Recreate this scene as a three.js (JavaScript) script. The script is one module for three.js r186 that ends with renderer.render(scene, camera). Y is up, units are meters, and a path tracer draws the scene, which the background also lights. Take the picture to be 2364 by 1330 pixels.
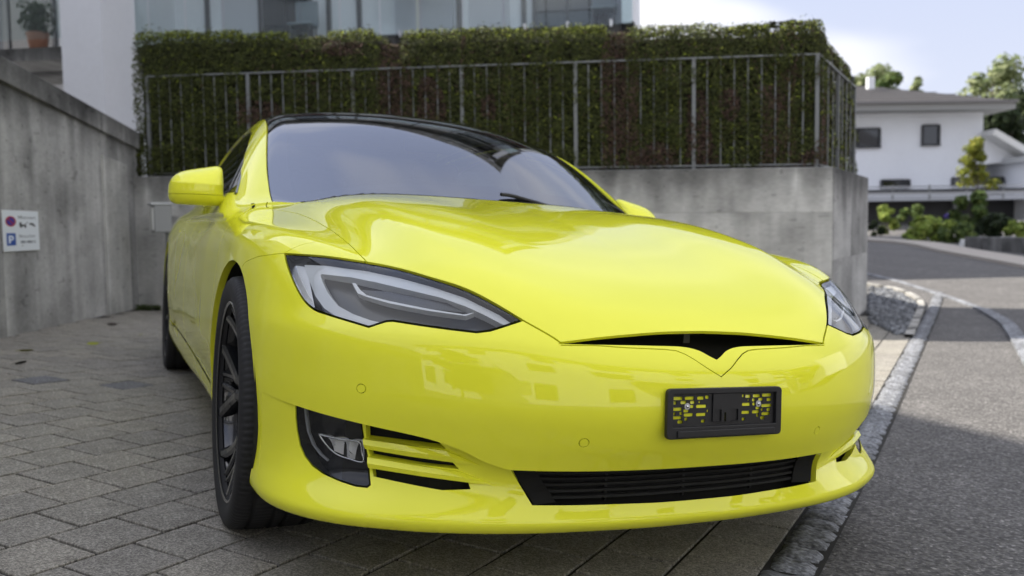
import * as THREE from 'three';
import { edgeTable, triTable } from 'three/addons/objects/MarchingCubes.js';
import { mergeGeometries, mergeVertices } from 'three/addons/utils/BufferGeometryUtils.js';
import { RoundedBoxGeometry } from 'three/addons/geometries/RoundedBoxGeometry.js';

// ---------- camera, sky, sun, exposure ----------
const scene = new THREE.Scene();
const D2R = Math.PI / 180;
const camera = new THREE.PerspectiveCamera(36.77, 1024 / 576, 0.1, 600);
camera.rotation.order = 'YXZ';
camera.rotation.set(-2.67 * D2R, -24.649 * D2R, 2.995 * D2R);
camera.position.set(-1.246, 0.813, 2.506);
camera.focus = 2.05; camera.userData.fStop = 3.2;
const SKYK = .62;
// sky: thin broken cloud over blue, brighter towards the horizon
const SUN = new THREE.Vector3(-.62, .80, -.60).normalize();
{
  const W = 1024, H = 512, d = new Float32Array(W * H * 4), hs = (i, j, k) => { let h = Math.imul(i, 374761393) + Math.imul(j, 668265263) + Math.imul(k, 2147483647 ^ 97); h = Math.imul(h ^ (h >>> 13), 1274126177); return ((h ^ (h >>> 16)) >>> 0) / 4294967296; };
  const vn = (x, y, z) => { const i = Math.floor(x), j = Math.floor(y), k = Math.floor(z), u = x - i, v = y - j, w = z - k, s = (t) => t * t * (3 - 2 * t), a = s(u), b = s(v), c = s(w), l = (p, q, t) => p + (q - p) * t; return l(l(l(hs(i, j, k), hs(i + 1, j, k), a), l(hs(i, j + 1, k), hs(i + 1, j + 1, k), a), b), l(l(hs(i, j, k + 1), hs(i + 1, j, k + 1), a), l(hs(i, j + 1, k + 1), hs(i + 1, j + 1, k + 1), a), b), c); };
  const fb = (x, y, z) => { let v = 0, a = .5; for (let o = 0; o < 5; o++) { v += a * vn(x, y, z); x *= 2.03; y *= 2.03; z *= 2.03; a *= .5; } return v; };
  for (let j = 0; j < H; j++) for (let i = 0; i < W; i++) {
    const th = (j + .5) / H * Math.PI - Math.PI / 2, ph = ((i + .5) / W - .5) * Math.PI * 2, y = Math.sin(th), x = Math.cos(th) * Math.cos(ph), z = Math.cos(th) * Math.sin(ph), k = (j * W + i) * 4, e = Math.max(y, 0);
    const t = Math.pow(1 - e, 3), blue = [.42 + .31 * t, .49 + .27 * t, .72 + .10 * t];
    const q = 1 / (e + .12), n = fb(x * q * 1.1 + 7, 3.1, z * q * 1.9 + 11), c = Math.min(1, Math.max(0, (n - .37) * 4.0)) * (.5 + .3 * (1 - t)), cl = [1.06, 1.04, 1.03];
    const sd = Math.max(0, x * SUN.x + y * SUN.y + z * SUN.z), f = (y < -.02 ? .35 : 1) * (1 + .85 * sd * sd * sd + .12 * e);
    for (let m = 0; m < 3; m++) d[k + m] = (blue[m] + (cl[m] - blue[m]) * c) * SKYK * f; d[k + 3] = 1;
  }
  const t = new THREE.DataTexture(d, W, H, THREE.RGBAFormat, THREE.FloatType); t.mapping = THREE.EquirectangularReflectionMapping; t.magFilter = t.minFilter = THREE.LinearFilter; t.needsUpdate = true; scene.background = t; scene.environment = t;
}
const sun = new THREE.DirectionalLight(new THREE.Color(1, .93, .82), 5);
sun.position.copy(SUN).multiplyScalar(60); sun.castShadow = true; sun.shadow.mapSize.set(4096, 4096); Object.assign(sun.shadow.camera, { left: -30, right: 30, top: 30, bottom: -30, near: 1, far: 140 }); sun.shadow.radius = 1.2;
sun.name = 'sun'; scene.add(sun, sun.target);
const renderer = new THREE.WebGLRenderer({ antialias: true }); renderer.toneMapping = THREE.LinearToneMapping; renderer.toneMappingExposure = 2.0; renderer.shadowMap.enabled = true;
// ---------- numeric helpers ----------
const clamp = (x, a, b) => (x < a ? a : x > b ? b : x);
const sstep = (a, b, x) => { const t = clamp((x - a) / (b - a), 0, 1); return t * t * (3 - 2 * t); };
const mix = (a, b, t) => a + (b - a) * t;
const smax = (a, b, k) => { const h = Math.max(k - Math.abs(a - b), 0) / k; return Math.max(a, b) + h * h * k * 0.25; };
const smin = (a, b, k) => -smax(-a, -b, k);
function rng(seed) { let s = seed >>> 0; return () => { s = (s + 0x6d2b79f5) | 0; let t = Math.imul(s ^ (s >>> 15), 1 | s); t = (t + Math.imul(t ^ (t >>> 7), 61 | t)) ^ t; return ((t ^ (t >>> 14)) >>> 0) / 4294967296; }; }
function pchip(xs, ys) {
  const n = xs.length, h = [], d = [], m = [];
  for (let i = 0; i < n - 1; i++) { h.push(xs[i + 1] - xs[i]); d.push((ys[i + 1] - ys[i]) / h[i]); }
  for (let i = 0; i < n; i++) {
    if (i === 0) m.push(d[0]); else if (i === n - 1) m.push(d[n - 2]);
    else if (d[i - 1] * d[i] <= 0) m.push(0);
    else { const w1 = 2 * h[i] + h[i - 1], w2 = h[i] + 2 * h[i - 1]; m.push((w1 + w2) / (w1 / d[i - 1] + w2 / d[i])); }
  }
  return (x) => {
    if (x <= xs[0]) return ys[0] + m[0] * (x - xs[0]);
    if (x >= xs[n - 1]) return ys[n - 1] + m[n - 1] * (x - xs[n - 1]);
    let i = 0; while (x > xs[i + 1]) i++;
    const t = (x - xs[i]) / h[i], t2 = t * t, t3 = t2 * t;
    return ys[i] * (2 * t3 - 3 * t2 + 1) + h[i] * m[i] * (t3 - 2 * t2 + t) + ys[i + 1] * (3 * t2 - 2 * t3) + h[i] * m[i + 1] * (t3 - t2);
  };
}
function blur1(a, sig) {
  const n = a.length, r = Math.ceil(sig * 3), w = [], o = new Float64Array(n); let tot = 0;
  for (let k = -r; k <= r; k++) { const e = Math.exp(-k * k / (2 * sig * sig)); w.push(e); tot += e; }
  for (let i = 0; i < n; i++) { let s = 0; for (let k = -r; k <= r; k++) { let j = i + k, v; if (j < 0) v = 2 * a[0] - a[Math.min(-j, n - 1)]; else if (j >= n) v = 2 * a[n - 1] - a[Math.max(2 * n - 2 - j, 0)]; else v = a[j]; s += w[k + r] * v; } o[i] = s / tot; }
  return o;
}
const cr = (a, b, c, d, t) => b + 0.5 * t * (c - a + t * (2 * a - 5 * b + 4 * c - d + t * (3 * (b - c) + d - a)));
function tab1(f, x0, x1, n = 200, sig = 0) {
  let a = new Float64Array(n + 1); for (let i = 0; i <= n; i++) a[i] = f(x0 + (x1 - x0) * i / n);
  if (sig) a = blur1(a, sig);
  return (x) => { const u = clamp((x - x0) / (x1 - x0) * n, 0, n - 1e-6), i = u | 0, t = u - i; return cr(a[Math.max(i - 1, 0)], a[i], a[i + 1], a[Math.min(i + 2, n)], t); };
}
// smooth table through rows[i] (at xs[i]) x columns (at ys[j]); clamped outside
function tab2(xs, ys, rows, x0, x1, nx, y0, y1, ny, sx = 3, sy = 3) {
  const rf = rows.map((r) => pchip(ys, r)), A = [];
  for (let j = 0; j <= ny; j++) { const y = y0 + (y1 - y0) * j / ny, f = pchip(xs, rf.map((g) => g(clamp(y, ys[0], ys[ys.length - 1])))); const col = new Float64Array(nx + 1); for (let i = 0; i <= nx; i++) col[i] = f(clamp(x0 + (x1 - x0) * i / nx, xs[0], xs[xs.length - 1])); A.push(sx ? blur1(col, sx) : col); }
  const T = new Float64Array((nx + 1) * (ny + 1));
  for (let i = 0; i <= nx; i++) { let c = new Float64Array(ny + 1); for (let j = 0; j <= ny; j++) c[j] = A[j][i]; if (sy) c = blur1(c, sy); for (let j = 0; j <= ny; j++) T[j * (nx + 1) + i] = c[j]; }
  return (x, y) => {
    const u = clamp((x - x0) / (x1 - x0) * nx, 0, nx - 1e-6), v = clamp((y - y0) / (y1 - y0) * ny, 0, ny - 1e-6), i = u | 0, j = v | 0, t = u - i, s = v - j;
    const i0 = Math.max(i - 1, 0), i3 = Math.min(i + 2, nx), q = [0, 0, 0, 0];
    for (let k = 0; k < 4; k++) { const o = clamp(j - 1 + k, 0, ny) * (nx + 1); q[k] = cr(T[o + i0], T[o + i], T[o + i + 1], T[o + i3], t); }
    return cr(q[0], q[1], q[2], q[3], s);
  };
}
// signed distance to a closed 2-D polygon, negative inside
function polySDF(P) {
  const n = P.length; let bx0 = 1e9, bx1 = -1e9, by0 = 1e9, by1 = -1e9;
  for (const [x, y] of P) { bx0 = Math.min(bx0, x); bx1 = Math.max(bx1, x); by0 = Math.min(by0, y); by1 = Math.max(by1, y); }
  return (x, y) => {
    const ex = Math.max(bx0 - x, 0, x - bx1), ey = Math.max(by0 - y, 0, y - by1); if (ex + ey > 0.08) return Math.hypot(ex, ey);
    let d = 1e9, s = 1;
    for (let i = 0, j = n - 1; i < n; j = i++) {
      const ax = P[j][0], ay = P[j][1], bx = P[i][0] - ax, by = P[i][1] - ay, px = x - ax, py = y - ay;
      const t = clamp((px * bx + py * by) / (bx * bx + by * by + 1e-12), 0, 1), dx = px - bx * t, dy = py - by * t;
      d = Math.min(d, dx * dx + dy * dy);
      const cy = P[i][1], c1 = y >= ay, c2 = y < cy, c3 = bx * py > by * px;
      if ((c1 && c2 && c3) || (!c1 && !c2 && !c3)) s = -s;
    }
    return s * Math.sqrt(d);
  };
}
// smooth closed or open polyline through points (centripetal-ish Catmull-Rom); corner points repeat
function smoothLine(pts, closed = false, seg = 6) {
  const n = pts.length, out = [];
  const g = (i) => pts[closed ? (i + n) % n : clamp(i, 0, n - 1)];
  for (let i = 0; i < (closed ? n : n - 1); i++) for (let k = 0; k < seg; k++) { const t = k / seg; out.push(pts[0].map((_, c) => cr(g(i - 1)[c], g(i)[c], g(i + 1)[c], g(i + 2)[c], t))); }
  if (!closed) out.push(pts[n - 1].slice());
  return out;
}
// ---------- implicit surface -> triangles (sparse marching cubes) ----------
function implicitMesh(F, lo, hi, h, C = 4) {
  const H = h * C, n = [0, 1, 2].map((k) => Math.ceil((hi[k] - lo[k]) / H)), P = [], I = [], emap = new Map();
  const N = n.map((v) => v * C + 1), key = (i, j, k) => (k * N[1] + j) * N[0] + i;
  const vals = new Map(), at = (i, j, k) => { const q = key(i, j, k); let v = vals.get(q); if (v === undefined) { v = F(lo[0] + i * h, lo[1] + j * h, lo[2] + k * h); vals.set(q, v); } return v; };
  const cv = new Float64Array(8), ev = new Int32Array(12);
  for (let K = 0; K < n[2]; K++) for (let J = 0; J < n[1]; J++) for (let Q = 0; Q < n[0]; Q++) {
    const c = F(lo[0] + (Q + 0.5) * H, lo[1] + (J + 0.5) * H, lo[2] + (K + 0.5) * H);
    if (Math.abs(c) > H * 1.6) continue;
    for (let c3 = 0; c3 < C; c3++) for (let c2 = 0; c2 < C; c2++) for (let c1 = 0; c1 < C; c1++) {
      const i = Q * C + c1, j = J * C + c2, k = K * C + c3; let bits = 0;
      for (let m = 0; m < 8; m++) { cv[m] = at(i + TCOR[m][0], j + TCOR[m][1], k + TCOR[m][2]); if (cv[m] < 0) bits |= TBIT[m]; }
      if (bits === 0 || bits === 255) continue;
      const em = edgeTable[bits];
      for (let e = 0; e < 12; e++) if (em & (1 << e)) {
        const a = TCOR[TE[e][0]], b = TCOR[TE[e][1]];
        const ka = key(i + a[0], j + a[1], k + a[2]), kb = key(i + b[0], j + b[1], k + b[2]), ek = Math.min(ka, kb) * 8 + (a[0] !== b[0] ? 1 : a[1] !== b[1] ? 2 : 3);
        let id = emap.get(ek);
        if (id === undefined) {
          const va = at(i + a[0], j + a[1], k + a[2]), vb = at(i + b[0], j + b[1], k + b[2]); let t = va / (va - vb);
          const ax = lo[0] + (i + a[0]) * h, ay = lo[1] + (j + a[1]) * h, az = lo[2] + (k + a[2]) * h, dx = (b[0] - a[0]) * h, dy = (b[1] - a[1]) * h, dz = (b[2] - a[2]) * h;
          let t0 = 0, t1 = 1; const s = va < 0;
          for (let it = 0; it < 4; it++) { const f = F(ax + dx * t, ay + dy * t, az + dz * t); if ((f < 0) === s) t0 = t; else t1 = t; if (Math.abs(f) < 2e-5) break; t = it < 1 ? clamp(t - f / (vb - va), t0, t1) : clamp(t - f / (vb - va), t0, t1); }
          id = P.length / 3; P.push(ax + dx * t, ay + dy * t, az + dz * t); emap.set(ek, id);
        }
        ev[e] = id;
      }
      for (let t = bits * 16; triTable[t] !== -1; t += 3) { const a = ev[triTable[t]], b = ev[triTable[t + 1]], d = ev[triTable[t + 2]]; if (a !== b && b !== d && a !== d) I.push(a, b, d); }
    }
  }
  return { P, I };
}
// corner / edge layout of three's MarchingCubes tables
const TBIT = [1, 2, 8, 4, 16, 32, 128, 64];
const TCOR = [[0, 0, 0], [1, 0, 0], [0, 1, 0], [1, 1, 0], [0, 0, 1], [1, 0, 1], [0, 1, 1], [1, 1, 1]];
const TE = [[0, 1], [1, 3], [2, 3], [0, 2], [4, 5], [5, 7], [6, 7], [4, 6], [0, 4], [1, 5], [3, 7], [2, 6]];
const gradN = (F, x, y, z, e = 0.0015) => { let a = F(x + e, y, z) - F(x - e, y, z), b = F(x, y + e, z) - F(x, y - e, z), c = F(x, y, z + e) - F(x, y, z - e); const l = Math.hypot(a, b, c) || 1; return [a / l, b / l, c / l]; };
// ---------- cutting a surface into panels ----------
// a surface is { P: [x,y,z,...], N: [...], I: [...], E: [[a,b],...] } ; E = edges made by a cut
function surface(F, m) {
  const N = new Array(m.P.length);
  for (let i = 0; i < m.P.length; i += 3) { const g = gradN(F, m.P[i], m.P[i + 1], m.P[i + 2]); N[i] = g[0]; N[i + 1] = g[1]; N[i + 2] = g[2]; }
  const I = m.I;
  for (let t = 0; t < I.length; t += 3) {
    const a = I[t] * 3, b = I[t + 1] * 3, c = I[t + 2] * 3, P = m.P;
    const ux = P[b] - P[a], uy = P[b + 1] - P[a + 1], uz = P[b + 2] - P[a + 2], vx = P[c] - P[a], vy = P[c + 1] - P[a + 1], vz = P[c + 2] - P[a + 2];
    if ((uy * vz - uz * vy) * N[a] + (uz * vx - ux * vz) * N[a + 1] + (ux * vy - uy * vx) * N[a + 2] < 0) { const s = I[t + 1]; I[t + 1] = I[t + 2]; I[t + 2] = s; }
  }
  return { P: m.P, N, I, E: [] };
}
function refine(M, near, F) {                               // split every triangle near a cut line in four (midpoints stay on the chord)
  const { P, N } = M, out = [], mid = new Map();
  const mp = (a, b) => { const k = a < b ? a * 4194304 + b : b * 4194304 + a; let i = mid.get(k); if (i === undefined) { i = P.length / 3; for (let c = 0; c < 3; c++) P.push((P[a * 3 + c] + P[b * 3 + c]) / 2); const nx = N[a * 3] + N[b * 3], ny = N[a * 3 + 1] + N[b * 3 + 1], nz = N[a * 3 + 2] + N[b * 3 + 2], l = Math.hypot(nx, ny, nz) || 1; N.push(nx / l, ny / l, nz / l); mid.set(k, i); } return i; };
  for (let t = 0; t < M.I.length; t += 3) {
    const a = M.I[t], b = M.I[t + 1], c = M.I[t + 2];
    if (near((P[a * 3] + P[b * 3] + P[c * 3]) / 3, (P[a * 3 + 1] + P[b * 3 + 1] + P[c * 3 + 1]) / 3, (P[a * 3 + 2] + P[b * 3 + 2] + P[c * 3 + 2]) / 3)) { const ab = mp(a, b), bc = mp(b, c), ca = mp(c, a); out.push(a, ab, ca, ab, b, bc, ca, bc, c, ab, bc, ca); } else out.push(a, b, c);
  }
  M.I = out; return M;
}
function keep(M, d) {                                       // the part of M where d < 0; the new border goes to E
  const { P, N, I } = M, D = new Float64Array(P.length / 3), oP = [], oN = [], oI = [], oE = [], map = new Map(), em = new Map();
  const used = new Uint8Array(P.length / 3); for (const i of I) used[i] = 1;
  for (let i = 0; i < D.length; i++) if (used[i]) { D[i] = d(P[i * 3], P[i * 3 + 1], P[i * 3 + 2]); if (Math.abs(D[i]) < 1e-7) D[i] = D[i] < 0 ? -1e-7 : 1e-7; }
  const vid = (i) => { let k = map.get(i); if (k === undefined) { k = oP.length / 3; oP.push(P[i * 3], P[i * 3 + 1], P[i * 3 + 2]); oN.push(N[i * 3], N[i * 3 + 1], N[i * 3 + 2]); map.set(i, k); } return k; };
  const cutv = (a, b) => {
    const q = a < b ? a * 4194304 + b : b * 4194304 + a; let k = em.get(q); if (k !== undefined) return k;
    let t0 = 0, t1 = 1, t = D[a] / (D[a] - D[b]); const s = D[a] < 0, X = (c) => P[a * 3 + c] + (P[b * 3 + c] - P[a * 3 + c]) * t;
    for (let it = 0; it < 7; it++) { const f = d(X(0), X(1), X(2)); if ((f < 0) === s) t0 = t; else t1 = t; if (Math.abs(f) < 1e-5) break; t = (t0 + t1) / 2; }
    k = oP.length / 3; const n = [0, 1, 2].map((c) => N[a * 3 + c] + (N[b * 3 + c] - N[a * 3 + c]) * t), l = Math.hypot(...n) || 1;
    oP.push(X(0), X(1), X(2)); oN.push(n[0] / l, n[1] / l, n[2] / l); em.set(q, k); return k;
  };
  for (let t = 0; t < I.length; t += 3) {
    const v = [I[t], I[t + 1], I[t + 2]], s = v.map((i) => D[i] < 0), c = s[0] + s[1] + s[2];
    if (c === 0) continue;
    if (c === 3) { oI.push(vid(v[0]), vid(v[1]), vid(v[2])); continue; }
    const lone = c === 1 ? s.indexOf(true) : s.indexOf(false), a = v[lone], b = v[(lone + 1) % 3], e = v[(lone + 2) % 3], ab = cutv(a, b), ae = cutv(a, e);
    if (c === 1) { oI.push(vid(a), ab, ae); oE.push([ab, ae]); } else { oI.push(ab, vid(b), vid(e), ab, vid(e), ae); oE.push([ae, ab]); }
  }
  const old = []; for (const [a, b] of M.E) { const i = map.get(a), j = map.get(b); if (i !== undefined && j !== undefined) old.push([i, j]); }
  return { P: oP, N: oN, I: oI, E: old.concat(oE) };
}
const inside = (M, d, g = 0) => keep(M, (x, y, z) => d(x, y, z) + g);
const outside = (M, d, g = 0) => keep(M, (x, y, z) => -d(x, y, z) + g);
function flange(M, depth = .012, roll = .0015) {            // turn the cut borders inwards so that a panel has an edge
  const P = M.P.slice(), N = M.N.slice(), I = M.I.slice();
  for (const [a, b] of M.E) {
    const o = P.length / 3, A = [0, 1, 2].map((c) => M.P[a * 3 + c]), B = [0, 1, 2].map((c) => M.P[b * 3 + c]), na = [0, 1, 2].map((c) => M.N[a * 3 + c]), nb = [0, 1, 2].map((c) => M.N[b * 3 + c]);
    const e = [B[0] - A[0], B[1] - A[1], B[2] - A[2]], n = [e[1] * na[2] - e[2] * na[1], e[2] * na[0] - e[0] * na[2], e[0] * na[1] - e[1] * na[0]], l = Math.hypot(...n);
    if (l < 1e-9) continue; for (let c = 0; c < 3; c++) n[c] /= l;
    P.push(...A, ...B, ...B.map((v, c) => v - nb[c] * depth), ...A.map((v, c) => v - na[c] * depth)); for (let k = 0; k < 4; k++) N.push(...n);
    I.push(o, o + 2, o + 1, o, o + 3, o + 2);
  }
  return { P, N, I, E: [] };
}
const shift = (M, d) => ({ P: M.P.map((v, i) => v + M.N[i] * d), N: M.N, I: M.I, E: M.E });
function geoOf(...Ms) {
  const P = [], N = [], I = []; let o = 0;
  for (const M of Ms) { for (const v of M.P) P.push(v); for (const v of M.N) N.push(v); for (const i of M.I) I.push(i + o); o += M.P.length / 3; }
  const used = new Map(), p2 = [], n2 = [], i2 = [];
  for (const i of I) { let k = used.get(i); if (k === undefined) { k = p2.length / 3; p2.push(P[i * 3], P[i * 3 + 1], P[i * 3 + 2]); n2.push(N[i * 3], N[i * 3 + 1], N[i * 3 + 2]); used.set(i, k); } i2.push(k); }
  const g = new THREE.BufferGeometry(); g.setAttribute('position', new THREE.Float32BufferAttribute(p2, 3)); g.setAttribute('normal', new THREE.Float32BufferAttribute(n2, 3)); g.setIndex(i2); return g;
}
function mirrored(M) { const I = M.I.slice(); for (let t = 0; t < I.length; t += 3) { const s = I[t + 1]; I[t + 1] = I[t + 2]; I[t + 2] = s; } return { P: M.P.map((v, i) => (i % 3 ? v : -v)), N: M.N.map((v, i) => (i % 3 ? v : -v)), I, E: M.E.map(([a, b]) => [b, a]) }; }
// ---------- materials ----------
const lin = (r, g, b) => new THREE.Color().setRGB(r, g, b);
const std = (c, roughness = .6, o = {}) => new THREE.MeshStandardMaterial({ color: c, roughness, ...o });
const M = {
  paint: new THREE.MeshPhysicalMaterial({ color: lin(.865, .868, .045), roughness: .42, specularIntensity: 0, clearcoat: 1, clearcoatRoughness: .015 }),
  black: std(lin(.012, .012, .013), .45),
  matte: std(lin(.010, .010, .010), .85),
  gap: std(lin(.004, .004, .004), .9),
  gloss: new THREE.MeshPhysicalMaterial({ color: lin(.012, .013, .015), roughness: .25, clearcoat: 1, clearcoatRoughness: .04 }),
  rim: new THREE.MeshPhysicalMaterial({ color: lin(.010, .011, .013), roughness: .25, clearcoat: 1, clearcoatRoughness: .02 }),
  rubber: std(lin(.016, .016, .017), .72),
  chrome: std(lin(.78, .79, .8), .08, { metalness: 1 }),
  trim: std(lin(.22, .23, .235), .3, { metalness: 1 }),
  satin: std(lin(.55, .56, .57), .3, { metalness: 1 }),
  glass: new THREE.MeshPhysicalMaterial({ color: lin(.30, .33, .36), roughness: .015, transmission: 1, thickness: 0, ior: 2.5 }),
  sideGlass: new THREE.MeshPhysicalMaterial({ color: lin(.35, .42, .40), roughness: .015, transmission: 1, thickness: 0, ior: 1.55 }),
  clear: new THREE.MeshPhysicalMaterial({ color: lin(.93, .95, .96), roughness: .02, transmission: 1, thickness: 0, ior: 1.45 }),
  smoke: new THREE.MeshPhysicalMaterial({ color: lin(.86, .87, .88), roughness: .02, transmission: 1, thickness: 0, ior: 1.5 }),
  lampBowl: std(lin(.022, .026, .034), .3),
  lampDark: std(lin(.012, .014, .018), .25),
  lightGuide: new THREE.MeshPhysicalMaterial({ color: lin(.46, .47, .475), roughness: .35, clearcoat: .6 }),
  reflector: std(lin(.75, .75, .76), .12, { metalness: 1 }),
  fogRefl: std(lin(.74, .74, .74), .3),
  amber: std(lin(.7, .18, .04), .4),
  seat: std(lin(.03, .03, .03), .7),
};
const scn = scene;
const taken = new Map();
function numbered(name) { const k = taken.get(name) || 0; taken.set(name, k + 1); return k ? name + '_' + String(k).padStart(3, '0') : name; }
function mesh(name, geo, mat, parent) { const m = new THREE.Mesh(geo, mat); m.name = name; m.castShadow = m.receiveShadow = true; if (parent) parent.add(m); return m; }
function top(o, label, category, group, kind) { o.name = numbered(o.name); scene.add(o); if (kind) o.userData.kind = kind; if (label) o.userData.label = label; if (category) o.userData.category = category; if (group) o.userData.group = group; return o; }
function group(name, parent) { const g = new THREE.Group(); g.name = name; if (parent) parent.add(g); return g; }
const box = (w, h, d, x = 0, y = 0, z = 0) => new THREE.BoxGeometry(w, h, d).translate(x, y, z);
const rbox = (w, h, d, r, x = 0, y = 0, z = 0, s = 3) => new RoundedBoxGeometry(w, h, d, s, r).translate(x, y, z);
const tube = (pts, r, seg = 40, rad = 6, closed = false) => new THREE.TubeGeometry(new THREE.CatmullRomCurve3(pts.map((p) => new THREE.Vector3(...p)), closed), seg, r, rad, closed);
const merge = (...g) => { g = g.flat().map((q) => { q = q.index ? q.toNonIndexed() : q; for (const k of Object.keys(q.attributes)) if (!['position', 'normal', 'uv', 'color'].includes(k)) q.deleteAttribute(k); return q; }); const hasUV = g.every((q) => q.attributes.uv); if (!hasUV) g.forEach((q) => q.deleteAttribute('uv')); return mergeGeometries(g); };
// ---------- the ground ----------
camera.updateMatrixWorld(true);
const CAM = camera.position.clone();
const UP = new THREE.Vector3(-.0139, .9975, .0698).applyQuaternion(camera.quaternion).normalize();   // plumb line: the drive tilts a few degrees towards the street
const riseE = pchip([0, 10, 20, 35, 90], [-1, -1, -.50, -.30, -.1]);
function groundY(x, z) {
  const dx = x - CAM.x, dz = z - CAM.z, d = Math.hypot(dx, dz), g = CAM.y + (riseE(d) - UP.x * dx - UP.z * dz) / UP.y;
  return smax(0, g, .06);
}
const G3 = (x, z, dy = 0) => new THREE.Vector3(x, groundY(x, z) + dy, z);
function groundHit(px, py) {                                   // point of the ground seen in a direction (used to lay the site out at its real place)
  const d = new THREE.Vector3((px - 1182) / 2001, (665 - py) / 2001, -1).applyQuaternion(camera.quaternion);
  let t = .8; for (; t < 70; t += .02) if (CAM.y + d.y * t < groundY(CAM.x + d.x * t, CAM.z + d.z * t)) break;
  return [CAM.x + d.x * t, CAM.z + d.z * t];
}
const spot = (px, py, depth) => new THREE.Vector3((px - 1182) / 2001 * depth, (665 - py) / 2001 * depth, -depth).applyQuaternion(camera.quaternion).add(CAM);
// ---------- procedural textures ----------
function hash2(i, j, s) { let h = Math.imul(i, 374761393) + Math.imul(j, 668265263) + Math.imul(s, 2246822519); h = Math.imul(h ^ (h >>> 13), 1274126177); return ((h ^ (h >>> 16)) >>> 0) / 4294967296; }
function vnoise(x, y, s, per) { const i = Math.floor(x), j = Math.floor(y), u = x - i, v = y - j, a = u * u * (3 - 2 * u), b = v * v * (3 - 2 * v), w = (k) => ((k % per) + per) % per; return mix(mix(hash2(w(i), w(j), s), hash2(w(i + 1), w(j), s), a), mix(hash2(w(i), w(j + 1), s), hash2(w(i + 1), w(j + 1), s), a), b); }
function fbm(x, y, s, per, oct = 4) { let v = 0, a = .5, t = 0; for (let k = 0; k < oct; k++) { v += a * vnoise(x, y, s + k * 17, per); t += a; a *= .5; x *= 2; y *= 2; per *= 2; } return v / t; }
function tex(n, f, o = {}) {                                    // f(u, v) -> [r, g, b] sRGB 0..1 or a number
  const d = new Uint8Array(n * n * 4); for (let j = 0; j < n; j++) for (let i = 0; i < n; i++) { const c = f(i / n, j / n, i, j), k = (j * n + i) * 4; if (Array.isArray(c)) { d[k] = clamp(c[0], 0, 1) * 255; d[k + 1] = clamp(c[1], 0, 1) * 255; d[k + 2] = clamp(c[2], 0, 1) * 255; } else d[k] = d[k + 1] = d[k + 2] = clamp(c, 0, 1) * 255; d[k + 3] = 255; }
  const t = new THREE.DataTexture(d, n, n, THREE.RGBAFormat); t.wrapS = t.wrapT = THREE.RepeatWrapping; t.magFilter = THREE.LinearFilter; t.minFilter = THREE.LinearMipmapLinearFilter; t.generateMipmaps = true; if (o.srgb) t.colorSpace = THREE.SRGBColorSpace; if (o.repeat) t.repeat.set(o.repeat, o.repeat); t.needsUpdate = true; return t;
}
const grainTex = tex(512, (u, v, i, j) => { const a = hash2(i, j, 3), b = fbm(u * 64, v * 64, 5, 64, 2), c = fbm(u * 4, v * 4, 8, 4, 3), w = hash2(i >> 1, j >> 1, 9) > .975 ? .22 : 0, k = .50 + (a - .5) * .26 + (b - .5) * .34 + (c - .5) * .10 + w; return [k, k * .99, k * .965]; }, { srgb: true });
const grainBump = tex(512, (u, v, i, j) => .5 * fbm(u * 96, v * 96, 21, 96, 2) + .5 * hash2(i, j, 12));
const asphTex = tex(1024, (u, v, i, j) => { const b = fbm(u * 110, v * 110, 31, 110, 2), a = hash2(i, j, 4), c = fbm(u * 5, v * 5, 33, 5, 4), w = fbm(u * 128, v * 128, 77, 128, 1) > .86 ? .17 : 0, k = .325 + (a - .5) * .12 + (b - .5) * .30 + (c - .5) * .05 + w; return [k * 1.02, k, k * .985]; }, { srgb: true });
const asphBump = tex(1024, (u, v, i, j) => .75 * fbm(u * 128, v * 128, 41, 128, 2) + .25 * hash2(i, j, 6));
const graniteTex = tex(256, (u, v, i, j) => { const a = hash2(i, j, 51), b = fbm(u * 28, v * 28, 53, 28, 3), d = fbm(u * 3, v * 3, 54, 3, 2), k = .46 + (a - .5) * .16 + (b - .5) * .46 + (d - .5) * .14; return [k * .98, k, k * 1.04]; }, { srgb: true });
const graniteBump = tex(256, (u, v) => fbm(u * 18, v * 18, 61, 18, 4));
// cast concrete: mottled, with rain streaks and stains that run down from the top edge (v up)
const concrete = (seed, base, dark) => tex(1024, (u, v) => {
  const big = fbm(u * 3, v * 2, seed, 6, 5), run = fbm(u * 40, v * 1.5, seed + 3, 40, 3), run2 = fbm(u * 12, v * .8, seed + 9, 12, 3), spk = fbm(u * 120, v * 120, seed + 5, 120, 2), pit = fbm(u * 60, v * 60, seed + 7, 60, 1) > .9 ? -.08 : 0;
  const edge = sstep(.55 + .35 * fbm(u * 30, .5, seed + 11, 30, 2), 1.0, v) ;
  let k = base + (big - .5) * .36 + (run - .5) * .15 + (run2 - .5) * .26 * (.45 + .55 * v) + (fbm(u * 14, v * 8, seed + 13, 14, 4) - .5) * .2 + (spk - .5) * .07 + pit - dark * edge * (.35 + run * .9) * (.4 + run2);
  return [k, k * 1.0, k * .99];
}, { srgb: true });
const concC = concrete(307, .34, .2);
const concA = concrete(101, .76, .52), concB = concrete(203, .60, .42);
const concBump = tex(512, (u, v) => .6 * fbm(u * 40, v * 40, 71, 40, 3) + .4 * fbm(u * 6, v * 6, 73, 6, 3));
const plasterTex = tex(256, (u, v, i, j) => { const k = .95 + (fbm(u * 40, v * 40, 81, 40, 3) - .5) * .02 + (fbm(u * 3, v * 3, 83, 3, 3) - .5) * .025; return [k, k, k]; }, { srgb: true });
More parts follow.
